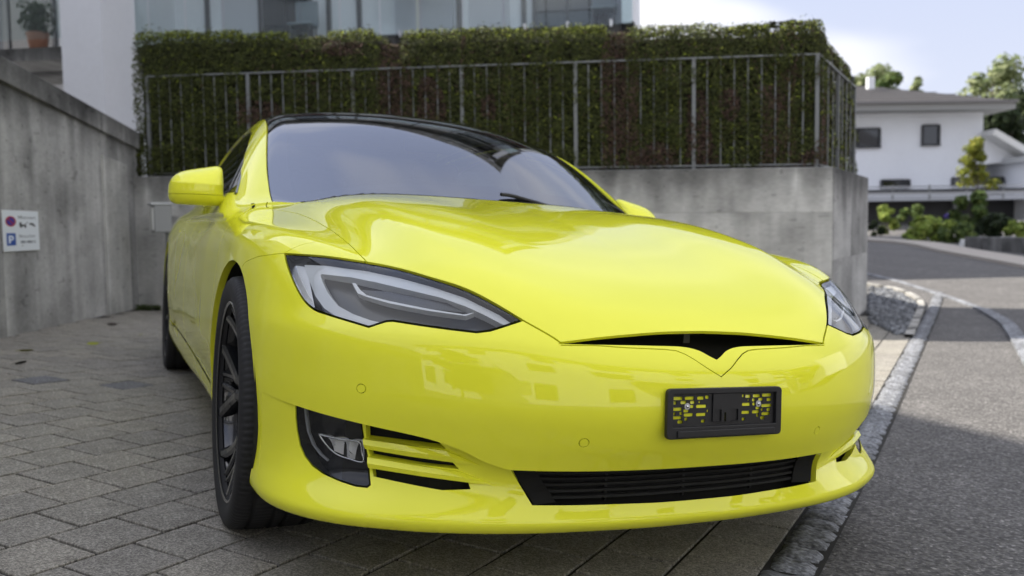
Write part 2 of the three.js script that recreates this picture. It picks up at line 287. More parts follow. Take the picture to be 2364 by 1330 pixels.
const uvBy = (g, f) => { const p = g.attributes.position, a = new Float32Array(p.count * 2); for (let i = 0; i < p.count; i++) { const q = f(p.getX(i), p.getY(i), p.getZ(i)); a[i * 2] = q[0]; a[i * 2 + 1] = q[1]; } g.setAttribute('uv', new THREE.BufferAttribute(a, 2)); return g; };
Object.assign(M, {
  asphalt: std(lin(1, 1, 1), .92, { map: asphTex, bumpMap: asphBump, bumpScale: .004 }),
  joint: std(lin(.016, .015, .013), .95, { map: null }),
  apron: std(lin(.9, .88, .84), .9, { map: concB, bumpMap: concBump, bumpScale: .002 }),
  granite: std(lin(1, 1, 1), .85, { map: graniteTex, bumpMap: graniteBump, bumpScale: .006 }),
  concA: std(lin(1, 1, .98), .9, { map: concA, bumpMap: concBump, bumpScale: .003 }),
  concB: std(lin(1, 1, 1), .9, { map: concB, bumpMap: concBump, bumpScale: .003 }),
  concDark: std(lin(1, 1, 1), .9, { map: concC }),
  galv: std(lin(.20, .21, .215), .55, { metalness: .3 }),
  plaster: std(lin(.86, .88, .92), .9, { map: plasterTex }),
  white: std(lin(.75, .76, .78), .7),
  slab: std(lin(.85, .85, .83), .9, { map: concB }),
  balGlass: new THREE.MeshPhysicalMaterial({ color: lin(.90, .95, .95), roughness: .06, transmission: 1, thickness: 0, ior: 1.5 }),
  winGlass: new THREE.MeshPhysicalMaterial({ color: lin(.02, .022, .026), roughness: .08, clearcoat: 1, clearcoatRoughness: .02 }),
  frame: std(lin(.09, .09, .095), .5),
  anthracite: std(lin(.03, .031, .035), .6),
  roofTile: std(lin(.085, .082, .084), .85),
});
// asphalt: one sheet to the horizon, finer near the car
{
  const xs = [], zs = []; for (let k = -170; k <= 170; k++) { const t = k / 170; xs.push(1.5 + Math.sign(t) * (Math.abs(t) * 8 + Math.pow(Math.abs(t), 4) * 180)); zs.push(-1.5 + Math.sign(t) * (Math.abs(t) * 9 + Math.pow(Math.abs(t), 4) * 180)); }
  const P = [], I = [], n = xs.length; for (const z of zs) for (const x of xs) { const rx = x + 1.683, rz = z + .549, a = rx * Math.cos(.653) - rz * Math.sin(.653), q = rx * Math.sin(.653) + rz * Math.cos(.653); P.push(x, groundY(x, z) - .006 - .06 * sstep(2.36, 2.28, q) * (a > -5.1 && a < 9.1 && q > -8.9 ? 1 : 0), z); }   // the bed under the paving lies lower
  for (let j = 0; j + 1 < n; j++) for (let i = 0; i + 1 < n; i++) { const a = j * n + i; I.push(a, a + n, a + 1, a + 1, a + n, a + n + 1); }
  const g = new THREE.BufferGeometry(); g.setAttribute('position', new THREE.Float32BufferAttribute(P, 3)); g.setIndex(I); uvBy(g, (x, y, z) => [x / 1.1, z / 1.1]); g.computeVertexNormals();
  top(mesh('asphalt_road', g, M.asphalt), 'grey asphalt of the street and the open ground', null, null, 'structure');
}
// concrete block paving, half bond; courses run towards the street
const PT = .653, PU = [Math.cos(PT), -Math.sin(PT)], PQ = [Math.sin(PT), Math.cos(PT)], PO = [-1.683, -.549], PW = .205, PL = .2005, JEND = 11;
const pav = (a, q) => [PO[0] + PU[0] * a + PQ[0] * q, PO[1] + PU[1] * a + PQ[1] * q];
{
  const drive = group('block_paving');
  const inWall = (x, z) => { const t = (z + 4.45) / -2.87, wx = -1.945 + .985 * t; return x > wx + .02; };
  const base = []; { const R = [[-9, -34], [9, -34], [9, 11.02], [-9, 11.02]]; }
  // bedding sheet under the stones
  const P = [], I = []; const NA = 60, NQ = 50; for (let j = 0; j <= NQ; j++) for (let i = 0; i <= NA; i++) { const [x, z] = pav(mix(-5.2, 9.2, i / NA), mix(-9, JEND * PW - .005, j / NQ)); P.push(x, groundY(x, z) - .0065, z); }
  for (let j = 0; j < NQ; j++) for (let i = 0; i < NA; i++) { const a = j * (NA + 1) + i; I.push(a, a + NA + 1, a + 1, a + 1, a + NA + 1, a + NA + 2); }
  const bg = new THREE.BufferGeometry(); bg.setAttribute('position', new THREE.Float32BufferAttribute(P, 3)); bg.setIndex(I); uvBy(bg, (x, y, z) => [x, z]); bg.computeVertexNormals(); mesh('joint_sand', bg, M.joint, drive);
  const stone = (() => { const w = PL / 2 - .0052, d = PW / 2 - .0052, c = .0022, h = .020, R = [[-w, -d], [w, -d], [w, d], [-w, d]], r2 = [[-w + c, -d + c], [w - c, -d + c], [w - c, d - c], [-w + c, d - c]], Pq = [], tri = (a, b, e) => Pq.push(...a, ...b, ...e);
    const T = r2.map(([x, z]) => [x, h, z]), Mi = R.map(([x, z]) => [x, h - c, z]), B = R.map(([x, z]) => [x, -.004, z]);
    tri(T[0], T[2], T[1]); tri(T[0], T[3], T[2]); for (let k = 0; k < 4; k++) { const l = (k + 1) % 4; tri(Mi[k], T[k], T[l]); tri(Mi[k], T[l], Mi[l]); tri(B[k], Mi[k], Mi[l]); tri(B[k], Mi[l], B[l]); }
    const g = new THREE.BufferGeometry(); g.setAttribute('position', new THREE.Float32BufferAttribute(Pq, 3)); g.computeVertexNormals(); return g; })();
  const variants = [], R = rng(77);
  for (let k = 0; k < 8; k++) { const ox = R() * 5, oz = R() * 5; variants.push(uvBy(stone.clone(), (x, y, z) => [x / .26 + ox, z / .26 + oz])); }
  const tones = [[.47, .46, .44], [.45, .44, .425], [.46, .45, .435], [.50, .485, .46], [.43, .42, .41], [.47, .455, .43]].map((c) => std(lin(c[0] * 2.55, c[1] * 2.52, c[2] * 2.42), .93, { map: grainTex, bumpMap: grainBump, bumpScale: .0035 }));
  const dark = std(lin(.74, .76, .84), .93, { map: grainTex, bumpMap: grainBump, bumpScale: .0035 });
  const list = [], darkAt = [groundHit(85, 880), groundHit(272, 888)];
  for (let j = -46; j < JEND; j++) for (let k = -28; k < 48; k++) {
    const a = (k + .5 + (j % 2 ? .5 : 0)) * PL, [x, z] = pav(a, (j + .5) * PW); if (!inWall(x, z) || x > 6 || z < -7.4 || z > 2.3) continue;
    const v = new THREE.Vector3(x, groundY(x, z), z).sub(CAM).applyQuaternion(camera.quaternion.clone().invert()); const vis = v.z < -.4 && Math.abs(v.x / -v.z) < .66 && v.y / -v.z > -.42;
    const hid = x > -.8 && x < .9 && z < .35 && z > -3.6;      // under the car, out of sight
    list.push({ x, z, j, k, d: vis && !hid ? v.length() : 1e3 + v.length() });
  }
  list.sort((p, q) => p.d - q.d);
  const n1 = new THREE.Vector3(), qq = new THREE.Quaternion(), q0 = new THREE.Quaternion().setFromAxisAngle(new THREE.Vector3(0, 1, 0), PT), restG = [[], [], []];
  list.forEach((s, i) => {
    const e = .08; n1.set(-(groundY(s.x + e, s.z) - groundY(s.x - e, s.z)) / (2 * e), 1, -(groundY(s.x, s.z + e) - groundY(s.x, s.z - e)) / (2 * e)).normalize();
    n1.x += (R() - .5) * .012; n1.z += (R() - .5) * .012; n1.normalize();
    qq.setFromUnitVectors(new THREE.Vector3(0, 1, 0), n1).multiply(q0);
    const y = groundY(s.x, s.z) - .0195 + (R() - .5) * .0024, v = variants[(R() * 8) | 0], isDark = darkAt.some(([a, b]) => Math.hypot(s.x - a, s.z - b) < .1);
    if (i < 300) { const m = mesh(i ? 'paving_block_' + String(i).padStart(3, '0') : 'paving_block', v, isDark ? dark : tones[(R() * tones.length) | 0], drive); m.position.set(s.x, y, s.z); m.quaternion.copy(qq); }
    else { const g = v.clone(); g.applyMatrix4(new THREE.Matrix4().compose(new THREE.Vector3(s.x, y, s.z), qq, new THREE.Vector3(1, 1, 1))); restG[(R() * 3) | 0].push(g); }
  });
  restG.forEach((r, k) => { const m = mesh('paving_blocks', mergeGeometries(r), tones[k * 2], drive); m.name = k ? 'paving_blocks_' + String(k).padStart(3, '0') : 'paving_blocks'; m.userData.kind = 'stuff'; });
  top(drive, 'grey concrete block paving of the driveway', null, null, 'structure');
}
// row of granite setts between paving and asphalt
{
  const strip = group('sett_strip'), R = rng(5); let a = -1.6, i = 0;
  const lump = (seed) => { const r = rng(seed), g = new THREE.BoxGeometry(1, 1, 1, 5, 2, 5), p = g.attributes.position; for (let k = 0; k < p.count; k++) { let x = p.getX(k), y = p.getY(k), z = p.getZ(k); const e = Math.max(Math.abs(x), Math.abs(z)); if (y > .4) y += (vnoise(x * 3 + seed, z * 3, seed, 64) - .5) * .26 - (e > .45 ? .3 : 0); const w = 1 + (vnoise(x * 4 + 9, z * 4 + y, seed + 5, 64) - .5) * .16 - (y > .3 && e > .45 ? .05 : 0); p.setXYZ(k, x * w, y, z * w); } const q = mergeVertices((g.deleteAttribute('normal'), g.deleteAttribute('uv'), g), 1e-4); q.computeVertexNormals(); const t = q.toNonIndexed(); t.computeVertexNormals(); const sm = q; return uvBy(sm, (x, y, z) => [x * .55 + seed * .37 + y * .3, z * .45 + seed * .21]); };
  const lumps = [1, 2, 3, 4, 5, 6].map(lump);
  while (a < 11) {
    const l = .085 + R() * .06, w = .112 + R() * .016, [x, z] = pav(a + l / 2, JEND * PW + .064 + (R() - .5) * .008);
    const m = mesh(i ? 'granite_sett_' + String(i).padStart(3, '0') : 'granite_sett', lumps[(R() * 6) | 0], M.granite, strip); m.scale.set(l - .015, .05, w); m.position.set(x, groundY(x, z) - .016 + R() * .004, z); m.rotation.y = PT + (R() - .5) * .08; a += l; i++;
  }
  const P = [], I = []; for (let k = 0; k <= 40; k++) for (const o of [-.004, .135]) { const [x, z] = pav(mix(-1.7, 11.1, k / 40), JEND * PW + o); P.push(x, groundY(x, z) - .004, z); } for (let k = 0; k < 40; k++) I.push(k * 2, k * 2 + 1, k * 2 + 2, k * 2 + 2, k * 2 + 1, k * 2 + 3);
  const bg = new THREE.BufferGeometry(); bg.setAttribute('position', new THREE.Float32BufferAttribute(P, 3)); bg.setIndex(I); bg.computeVertexNormals(); mesh('joint_sand', bg, M.joint, strip);
  top(strip, 'row of rough granite setts along the driveway edge', null, null, 'structure');
}
// ---------- frames of the site: upright things follow the plumb line UP ----------
const V = (x, y, z) => new THREE.Vector3(x, y, z);
function frame(origin, along) {                                 // local x along, y up (plumb), z towards the viewer's side
  const y = UP.clone(), x = along.clone().addScaledVector(y, -along.dot(y)).normalize(), z = V().crossVectors(x, y);
  return new THREE.Matrix4().makeBasis(x, y, z).setPosition(origin);
}
function place(o, Fm) { Fm.decompose(o.position, o.quaternion, o.scale); return o; }
const boxUV = (g, s = 1) => { const p = g.attributes.position, n = g.attributes.normal, a = new Float32Array(p.count * 2); for (let i = 0; i < p.count; i++) { const nx = Math.abs(n.getX(i)), ny = Math.abs(n.getY(i)); const u = nx > .6 ? p.getZ(i) : p.getX(i), v = ny > .6 ? p.getZ(i) : p.getY(i); a[i * 2] = u * s; a[i * 2 + 1] = v * s; } g.setAttribute('uv', new THREE.BufferAttribute(a, 2)); return g; };
// ---------- foliage ----------
function leafCloud(n, seed, at, size, col, aspect = .55) {      // n small two-triangle leaves; at(r) -> [x,y,z, nx,ny,nz]
  const R = rng(seed), P = new Float32Array(n * 18), C = new Float32Array(n * 18), N = new Float32Array(n * 18), a = V(), b = V(), c = V(), nn = V(), tmp = V();
  for (let i = 0; i < n; i++) {
    const q = at(R); c.set(q[0], q[1], q[2]); nn.set(q[3] + (R() - .5) * 1.3, q[4] + (R() - .5) * 1.3, q[5] + (R() - .5) * 1.3).normalize();
    tmp.set(R() - .5, R() - .5, R() - .5); a.crossVectors(nn, tmp).normalize(); b.crossVectors(nn, a); const s = size * (.6 + R() * .8), l = col(R, q);
    const p0 = [c.x - a.x * s, c.y - a.y * s, c.z - a.z * s], p1 = [c.x + b.x * s * aspect, c.y + b.y * s * aspect, c.z + b.z * s * aspect], p2 = [c.x + a.x * s, c.y + a.y * s, c.z + a.z * s], p3 = [c.x - b.x * s * aspect, c.y - b.y * s * aspect, c.z - b.z * s * aspect];
    [p0, p2, p1, p0, p3, p2].forEach((p, k) => { for (let d = 0; d < 3; d++) { P[i * 18 + k * 3 + d] = p[d]; C[i * 18 + k * 3 + d] = l[d]; } N[i * 18 + k * 3] = nn.x; N[i * 18 + k * 3 + 1] = nn.y; N[i * 18 + k * 3 + 2] = nn.z; });
  }
  const g = new THREE.BufferGeometry(); g.setAttribute('position', new THREE.BufferAttribute(P, 3)); g.setAttribute('normal', new THREE.BufferAttribute(N, 3)); g.setAttribute('color', new THREE.BufferAttribute(C, 3)); return g;
}
M.leaf = new THREE.MeshPhysicalMaterial({ color: lin(1, 1, 1), vertexColors: true, roughness: .85, transmission: .35, thickness: 0, specularIntensity: .3 });
M.needle = std(lin(1, 1, 1), .9, { vertexColors: true });
M.bark = std(lin(.09, .075, .06), .95);
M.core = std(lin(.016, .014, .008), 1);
// ---------- retaining wall below the hedge ----------
const W1 = spot(340, 409, 8.85), W2 = spot(1924, 387, 7.8), W3 = spot(2003, 412, 9.8);
const wallDir = W2.clone().sub(W1), FW = frame(W1, wallDir), wallL = W1.distanceTo(W2);
const FWi = FW.clone().invert(), W3l = W3.clone().applyMatrix4(FWi), W2l = W2.clone().applyMatrix4(FWi);
// rises towards the street end a little: heights in the frame are y = slope * x
const wslope = W2l.y / W2l.x;
function prism(pts, h0, h1, topSlope = 0) { const S = new THREE.Shape(pts.map(([x, z]) => new THREE.Vector2(x, -z))); const g = new THREE.ExtrudeGeometry(S, { depth: h1 - h0, bevelEnabled: true, bevelSize: .008, bevelThickness: .008, bevelSegments: 1 }).rotateX(-Math.PI / 2).translate(0, h0, 0); const p = g.attributes.position; for (let i = 0; i < p.count; i++) p.setY(i, p.getY(i) + topSlope * p.getX(i)); g.computeVertexNormals(); return g; }
{
  const w = group('retaining_wall'); place(w, FW);
  const dirR = [W3l.x - W2l.x, W3l.z - W2l.z], lR = Math.hypot(...dirR), nR = [-dirR[1] / lR, dirR[0] / lR], th = .28;
  // poured lifts and bays with recessed joints
  const front = (x0, x1, y0, y1, m, k) => { const g = prism([[x0, -th], [x1, -th], [x1, 0], [x0, 0]], y0, y1, wslope); uvBy(g, (x, y, z) => [x / 4.2 + k * .37, (y + 1.9) / 2.0 + z * .1]); return mesh('wall_panel', g, m, w); };
  const L = W2l.x; let k = 0;
  for (const [x0, x1] of [[-.6, 1.9], [1.905, 4.3], [4.305, L - .012]]) { front(x0, x1, -.395, 0, M.concA, k++); front(x0, x1, -2.2, -.403, M.concA, k++); }
  const cx = L, cz = 0, ret = (t0, t1, y0, y1, m, kk) => { const a = [cx + dirR[0] * t0, cz + dirR[1] * t0], b = [cx + dirR[0] * t1, cz + dirR[1] * t1], inn = [dirR[1] / lR * th, -dirR[0] / lR * th]; const pts = [[a[0] + inn[0], a[1] + inn[1]], [b[0] + inn[0], b[1] + inn[1]], b, a]; const g = prism(pts, y0, y1, 0); for (let i = 0, p = g.attributes.position; i < p.count; i++) p.setY(i, p.getY(i) + wslope * L); uvBy(g, (x, y, z) => [(x + z) / 4.2 + kk * .31, (y + 1.9) / 2.0]); return mesh('wall_panel', g, m, w); };
  ret(.0, 1, -.83, 0, M.concB, 5); ret(.0, 1, -2.4, -.838, M.concB, 6); 
  top(w, 'grey concrete retaining wall streaked with dark stains below the hedge', 'wall');
  // soil behind the wall
  const soil = prism([[-.6, -th - .002], [L - .03, -th - .002], [L + dirR[0] - .6, dirR[1]], [L + dirR[0] * 2 - 2, -6], [-.6, -6]], -.5, -.06, wslope); place(top(mesh('raised_bed', soil, std(lin(.04, .032, .022), 1)), 'dark planted soil behind the retaining wall', null, null, 'structure'), FW);
}
// ---------- railing on the wall ----------
const fenceTop = 1.035, fz = -.14;
const fx = (px) => { const d = spot(px, 260, 1).sub(CAM), o = CAM.clone(); const n = V(0, 0, 1).transformDirection(FW), p0 = V(0, 0, fz).applyMatrix4(FW), t = p0.clone().sub(o).dot(n) / d.dot(n); return o.addScaledVector(d, t).applyMatrix4(FWi).x; };
const FX0 = fx(343), FX1 = fx(1886);
{
  const f = group('steel_railing'); place(f, FW); const nB = 54, step = (FX1 - FX0) / nB;
  const bar = new THREE.CylinderGeometry(.0075, .0075, fenceTop - .055, 8), post = box(.034, fenceTop + .06, .034);
  for (let k = 0; k <= nB; k++) { const x = FX0 + k * step, y = wslope * x; if (k % 9 === 0) mesh('railing_post', post, M.galv, f).position.set(x, y + fenceTop / 2 - .03, fz); else mesh('railing_bar', bar, M.galv, f).position.set(x, y + fenceTop / 2 + .012, fz); }
  const sl = Math.atan(wslope), len = FX1 - FX0;
  const rail = (y, h) => { const m = mesh('railing_rail', box(len + .04, h, .044), M.galv, f); m.position.set((FX0 + FX1) / 2, y + wslope * (FX0 + FX1) / 2, fz); m.rotation.z = sl; };
  rail(fenceTop, .014); rail(.042, .014);
  // return along the side
  const dx = W3l.x - W2l.x, dz = W3l.z - W2l.z, l = Math.hypot(dx, dz), ry = Math.atan2(-dz, dx), y0 = wslope * FX1;
  for (const y of [fenceTop, .042]) { const m = mesh('railing_rail', box(l, .014, .044), M.galv, f); m.position.set(FX1 + dx / 2, y0 + y, fz + dz / 2); m.rotation.y = ry; }
  for (let k = 1; k <= 8; k++) { const t = k / 8; const m = mesh(k % 4 ? 'railing_bar' : 'railing_post', k % 4 ? bar : post, M.galv, f); m.position.set(FX1 + dx * t, y0 + fenceTop / 2 + (k % 4 ? .012 : -.03), fz + dz * t); m.rotation.y = ry; }
  top(f, 'galvanised steel railing with thin vertical bars on the retaining wall', 'railing');
}
// ---------- hedge: clipped thuja plants standing shoulder to shoulder ----------
{
  const green = [[.040, .050, .008], [.052, .064, .010], [.030, .037, .007], [.066, .078, .013]], brown = [[.075, .044, .030], [.095, .056, .042], [.045, .030, .018]], tip = [[.20, .25, .02], [.15, .19, .02], [.26, .29, .04]];
  // [px left, px right, px top, share of brown, share of bright tips]
  const plants = [[318, 445, 62, .03, .5], [440, 560, 62, .04, .5], [555, 668, 64, .06, .35], [664, 762, 74, .35, .2], [756, 872, 60, .18, .4], [866, 946, 92, .7, .12], [936, 1080, 60, .10, .3], [1074, 1180, 56, .25, .25], [1172, 1296, 58, .16, .3], [1286, 1402, 52, .05, .5], [1396, 1466, 68, .8, .1], [1452, 1560, 54, .15, .25], [1552, 1660, 52, .2, .25], [1654, 1776, 50, .15, .3], [1766, 1830, 66, .35, .15], [1800, 1900, 42, .22, .25]];
  const labels = ['at the side wall corner', 'second from the side wall corner', 'dense and green beside a thinner brownish one', 'thin and partly brown', 'green with brown along one side', 'low, mostly dead and brown', 'broad green with a flat top', 'green with brown flecks', 'dark green with a few brown twigs', 'fresh green with bright tips', 'dead pinkish brown from top to foot', 'dark green directly beside the dead one', 'dark green with an even flat top', 'dark green with a rounded shoulder', 'low and brownish in the gap before the corner', 'tall and rounded at the outer corner'];
  plants.forEach(([a, b, pt, br, ti], i) => {
    const x0 = fx(a) - .03, x1 = fx(b) + .03, rd = [.15, .2, .35, .7, .5, .8, .25, .15, .3, .35, .9, .2, .2, .45, .8, .6][i], pc = (a + b) / 2, h = fenceTop + (166 - .0296 * (pc - 340) - pt) * mix(8.85, 7.8, (pc - 340) / 1584) / 2001 + .02, w = x1 - x0, dep = .75, p = group('thuja_plant'); place(p, FW);
    const cx = (x0 + x1) / 2, yb = wslope * cx, z1 = fz + .0, zc = z1 - dep / 2;
    const rad = (u, v) => .055 * (vnoise(u * 7 + i * 5, v * 7, 300 + i, 512) - .5) + .05 * (vnoise(u * 2.2 + i * 3, v * 2.2, 320 + i, 512) - .5);
    const browny = (x, y) => vnoise(x * 3.1 + i * 7, y * 1.6 + 3, 340, 512);
    const n = Math.round(w * h * 14000);
    const g = leafCloud(n, 900 + i, (R) => {
      const s = R(), u = R(), v = R();
      const shoulder = (y) => { const t = clamp((y - (h - .28)) / .28, 0, 1); return t * t * Math.min(.16, w * .24) * rd; };
      if (s < .66) { const y = .03 + v * (h - .05), sx = shoulder(y), x = mix(x0 + sx, x1 - sx, u); return [x, yb + y, z1 - sx * .8 + rad(x, y) - R() * .06 + .03, 0, .5, .8]; }
      if (s < .86) { const x = mix(x0 + .05, x1 - .05, u), e = Math.min(x - x0, x1 - x) / (w * .3), y = h - .03 - .18 * rd * Math.max(0, 1 - e) * Math.max(0, 1 - e) + rad(x * 2, v * 3) * 1.2 + (R() < .1 ? R() * .06 : 0); return [x, yb + y - R() * .03, z1 - v * dep, 0, 1, .1]; }
      const left = s < .93; const y = .03 + v * (h - .06); return [(left ? x0 + shoulder(y) : x1 - shoulder(y)) + (R() - .5) * .05, yb + y, z1 - u * dep, left ? -1 : 1, .3, 0];
    }, .019, (R, q) => { const y = q[1] - yb, bn = browny(q[0], y), isB = bn < br * .75 + .05 ? R() < .8 : R() < br * .25; const pal = isB ? brown : (y > h - .10 && R() < ti * .9) || R() < .03 ? tip : green; const c = pal[(R() * pal.length) | 0], k = .75 + R() * .5; return [c[0] * k, c[1] * k, c[2] * k]; }, .26);
    mesh('foliage', g, M.needle, p);
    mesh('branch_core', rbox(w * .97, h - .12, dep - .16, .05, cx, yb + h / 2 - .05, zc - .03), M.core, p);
    top(p, 'clipped thuja hedge plant behind the railing, ' + labels[i], 'hedge plant', 'thuja plants of the hedge');
  });
  // side of the hedge, running back from the corner
  const dx = W3l.x - W2l.x, dz = W3l.z - W2l.z, l = Math.hypot(dx, dz), ux = dx / l, uz = dz / l, nx = -uz, nz = ux, y0 = wslope * FX1;
  const H0 = fenceTop + .36;
  for (let k = 0; k < 4; k++) {
    const s0 = .05 + k * .62, s1 = s0 + .68, p = group('thuja_plant'); place(p, FW); const hh = H0 - .03 * k;
    const g = leafCloud(8200, 960 + k, (R) => { const s = R(), u = mix(s0, s1, R()), v = R(); if (s < .72) { const y = .03 + v * (hh - .05), sh = .10 * Math.pow(clamp((y - hh + .22) / .22, 0, 1), 2), o = -.015 - sh + (vnoise(u * 6, y * 6, 400 + k, 64) - .5) * .09 - R() * .05; return [FX1 + ux * u + nx * o, y0 + y, fz + uz * u + nz * o, nx, .5, nz]; } const o = -.2 - R() * .6; return [FX1 + ux * u + nx * o, y0 + hh - .03 + (vnoise(u * 9, o * 9, 410, 64) - .5) * .07, fz + uz * u + nz * o, 0, 1, 0]; }, .020, (R) => { const pal = R() < .12 ? brown : R() < .12 ? tip : green, c = pal[(R() * pal.length) | 0], q = .8 + R() * .6; return [c[0] * q, c[1] * q, c[2] * q]; }, .42);
    mesh('foliage', g, M.needle, p);
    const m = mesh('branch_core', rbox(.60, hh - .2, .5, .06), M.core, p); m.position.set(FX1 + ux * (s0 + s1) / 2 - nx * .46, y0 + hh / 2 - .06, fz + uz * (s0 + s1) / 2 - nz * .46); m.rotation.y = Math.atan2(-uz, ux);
    top(p, 'clipped thuja hedge plant along the side railing, ' + ['next to the outer corner', 'second from the outer corner', 'third from the outer corner', 'last of the side run'][k], 'hedge plant', 'thuja plants of the hedge');
  }
}
// ---------- wall along the left of the drive ----------
{
  const A = V(-.983, 0, -7.31), B = V(-1.945, 0, -4.45), dir = A.clone().sub(B), Fm = frame(B.clone().setY(groundY(B.x, B.z)), dir), w = group('side_wall'); place(w, Fm);
  const L = 3.2, topAt = (x) => mix(1.965, 1.745, clamp(x / 3.017, -3, 1.1)), th = .26;   // local x along, +z faces the drive? checked by the frame
  const slabG = (x0, x1, lo, hi, zo, k) => { const S = new THREE.Shape(); S.moveTo(x0, lo(x0)); S.lineTo(x1, lo(x1)); S.lineTo(x1, hi(x1)); S.lineTo(x0, hi(x0)); const g = new THREE.ExtrudeGeometry(S, { depth: th, bevelEnabled: true, bevelSize: .006, bevelThickness: .006, bevelSegments: 1 }).translate(0, 0, -th + zo); return uvBy(g, (x, y, z) => [x / 4.0 + k * .41 + z, (y + .05) / 2.05]); };
  let k = 0; const cop = .17;
  for (const [x0, x1] of [[-9, -4.4], [-4.39, -2.1], [-2.09, .05], [.06, 1.95], [1.96, L]]) { mesh('wall_panel', slabG(x0, x1, () => -.3, (x) => topAt(x) - cop, 0, k++), M.concB, w); mesh('coping', slabG(x0, x1, (x) => topAt(x) - cop + .008, (x) => topAt(x), .035, k), M.concB, w); }
  mesh('wall_panel', slabG(2.02, 2.62, () => -.1, (x) => topAt(x) - cop - .22, .03, 9), M.concA, w);
  top(w, 'tall grey concrete wall with sloping coping along the driveway', 'wall');
  // sign on that wall
  const c = document.createElement('canvas'); c.width = 512; c.height = 560; const q = c.getContext('2d');
  q.fillStyle = '#d9dfe4'; q.fillRect(0, 0, 512, 560);
  q.beginPath(); q.arc(110, 150, 72, 0, 7); q.fillStyle = '#a01c2c'; q.fill(); q.beginPath(); q.arc(110, 150, 52, 0, 7); q.fillStyle = '#27338f'; q.fill(); q.strokeStyle = '#a01c2c'; q.lineWidth = 16; q.beginPath(); q.moveTo(74, 114); q.lineTo(146, 186); q.stroke();
  q.fillStyle = '#3a4046'; q.font = '58px sans-serif'; q.fillText('Reserviert', 208, 112);
  q.fillStyle = '#14181c'; q.fillRect(228, 190, 96, 26); q.fillRect(228, 160, 30, 40); q.beginPath(); q.arc(250, 222, 15, 0, 7); q.arc(312, 222, 15, 0, 7); q.fill(); q.lineWidth = 7; q.strokeStyle = '#14181c'; q.beginPath(); q.moveTo(310, 190); q.lineTo(352, 150); q.stroke(); q.beginPath(); q.moveTo(368, 176); q.quadraticCurveTo(420, 150, 462, 206); q.lineTo(452, 224); q.quadraticCurveTo(410, 190, 368, 192); q.fill();
  q.fillStyle = '#1b4a9c'; q.fillRect(44, 312, 124, 170); q.fillStyle = '#dfe6ee'; q.font = 'bold 150px sans-serif'; q.fillText('P', 58, 452);
  q.fillStyle = '#3a4046'; q.font = '58px sans-serif'; q.fillText('Besucher', 214, 376); q.fillStyle = '#767c82'; for (const [x, ww] of [[236, 60], [304, 10], [326, 74], [408, 14], [436, 16]]) q.fillRect(x, 420, ww, 34);
  const t = new THREE.CanvasTexture(c); t.colorSpace = THREE.SRGBColorSpace;
  const sg = group('parking_sign'); place(sg, Fm);
  const hitW = (px, py) => { const d = spot(px, py, 1).sub(CAM), n = V(0, 0, 1).transformDirection(Fm), p0 = V(0, 0, .02).applyMatrix4(Fm), tt = p0.clone().sub(CAM).dot(n) / d.dot(n); return CAM.clone().addScaledVector(d, tt).applyMatrix4(Fm.clone().invert()); };
  const s1 = hitW(10, 582), s2 = hitW(92, 577), s3 = hitW(4, 487), s4 = hitW(89, 486), x0 = (s1.x + s3.x) / 2, x1 = (s2.x + s4.x) / 2, y0 = (s1.y + s2.y) / 2, y1 = (s3.y + s4.y) / 2;
  const face = new THREE.PlaneGeometry(x1 - x0 - .004, y1 - y0 - .004);
  mesh('sign_plate', rbox(x1 - x0, y1 - y0, .004, .0015, (x0 + x1) / 2, (y0 + y1) / 2, .014), M.white, sg);
  mesh('sign_print', face.translate((x0 + x1) / 2, (y0 + y1) / 2, .0175), new THREE.MeshStandardMaterial({ map: t, roughness: .5 }), sg);
  for (const yy of [y0 + .04, y1 - .04]) mesh('screw', new THREE.CylinderGeometry(.006, .006, .004, 10).rotateX(Math.PI / 2).translate((x0 + x1) / 2, yy, .019), M.satin, sg);
  top(sg, 'white sign for reserved visitor parking screwed to the side wall', 'sign');
}
// grey box on the wall behind the car's tail
{
  const o = spot(372, 505, 8.3), Fm = frame(o, wallDir.clone().applyAxisAngle(V(0, 1, 0), -.9)), b = group('charging_box'); place(b, Fm);
  mesh('case', rbox(.24, .27, .16, .015), std(lin(.30, .31, .31), .5), b); mesh('front_cover', rbox(.17, .22, .02, .006, .02, 0, .085), std(lin(.62, .63, .60), .5), b); mesh('hood', rbox(.26, .02, .19, .006, 0, .14, .01), std(lin(.55, .57, .58), .4), b); mesh('bracket', box(.06, .9, .05, 0, -.58, -.06), M.galv, b);
  top(b, 'grey wall box with pale front on the wall behind the car', 'wall box');
}
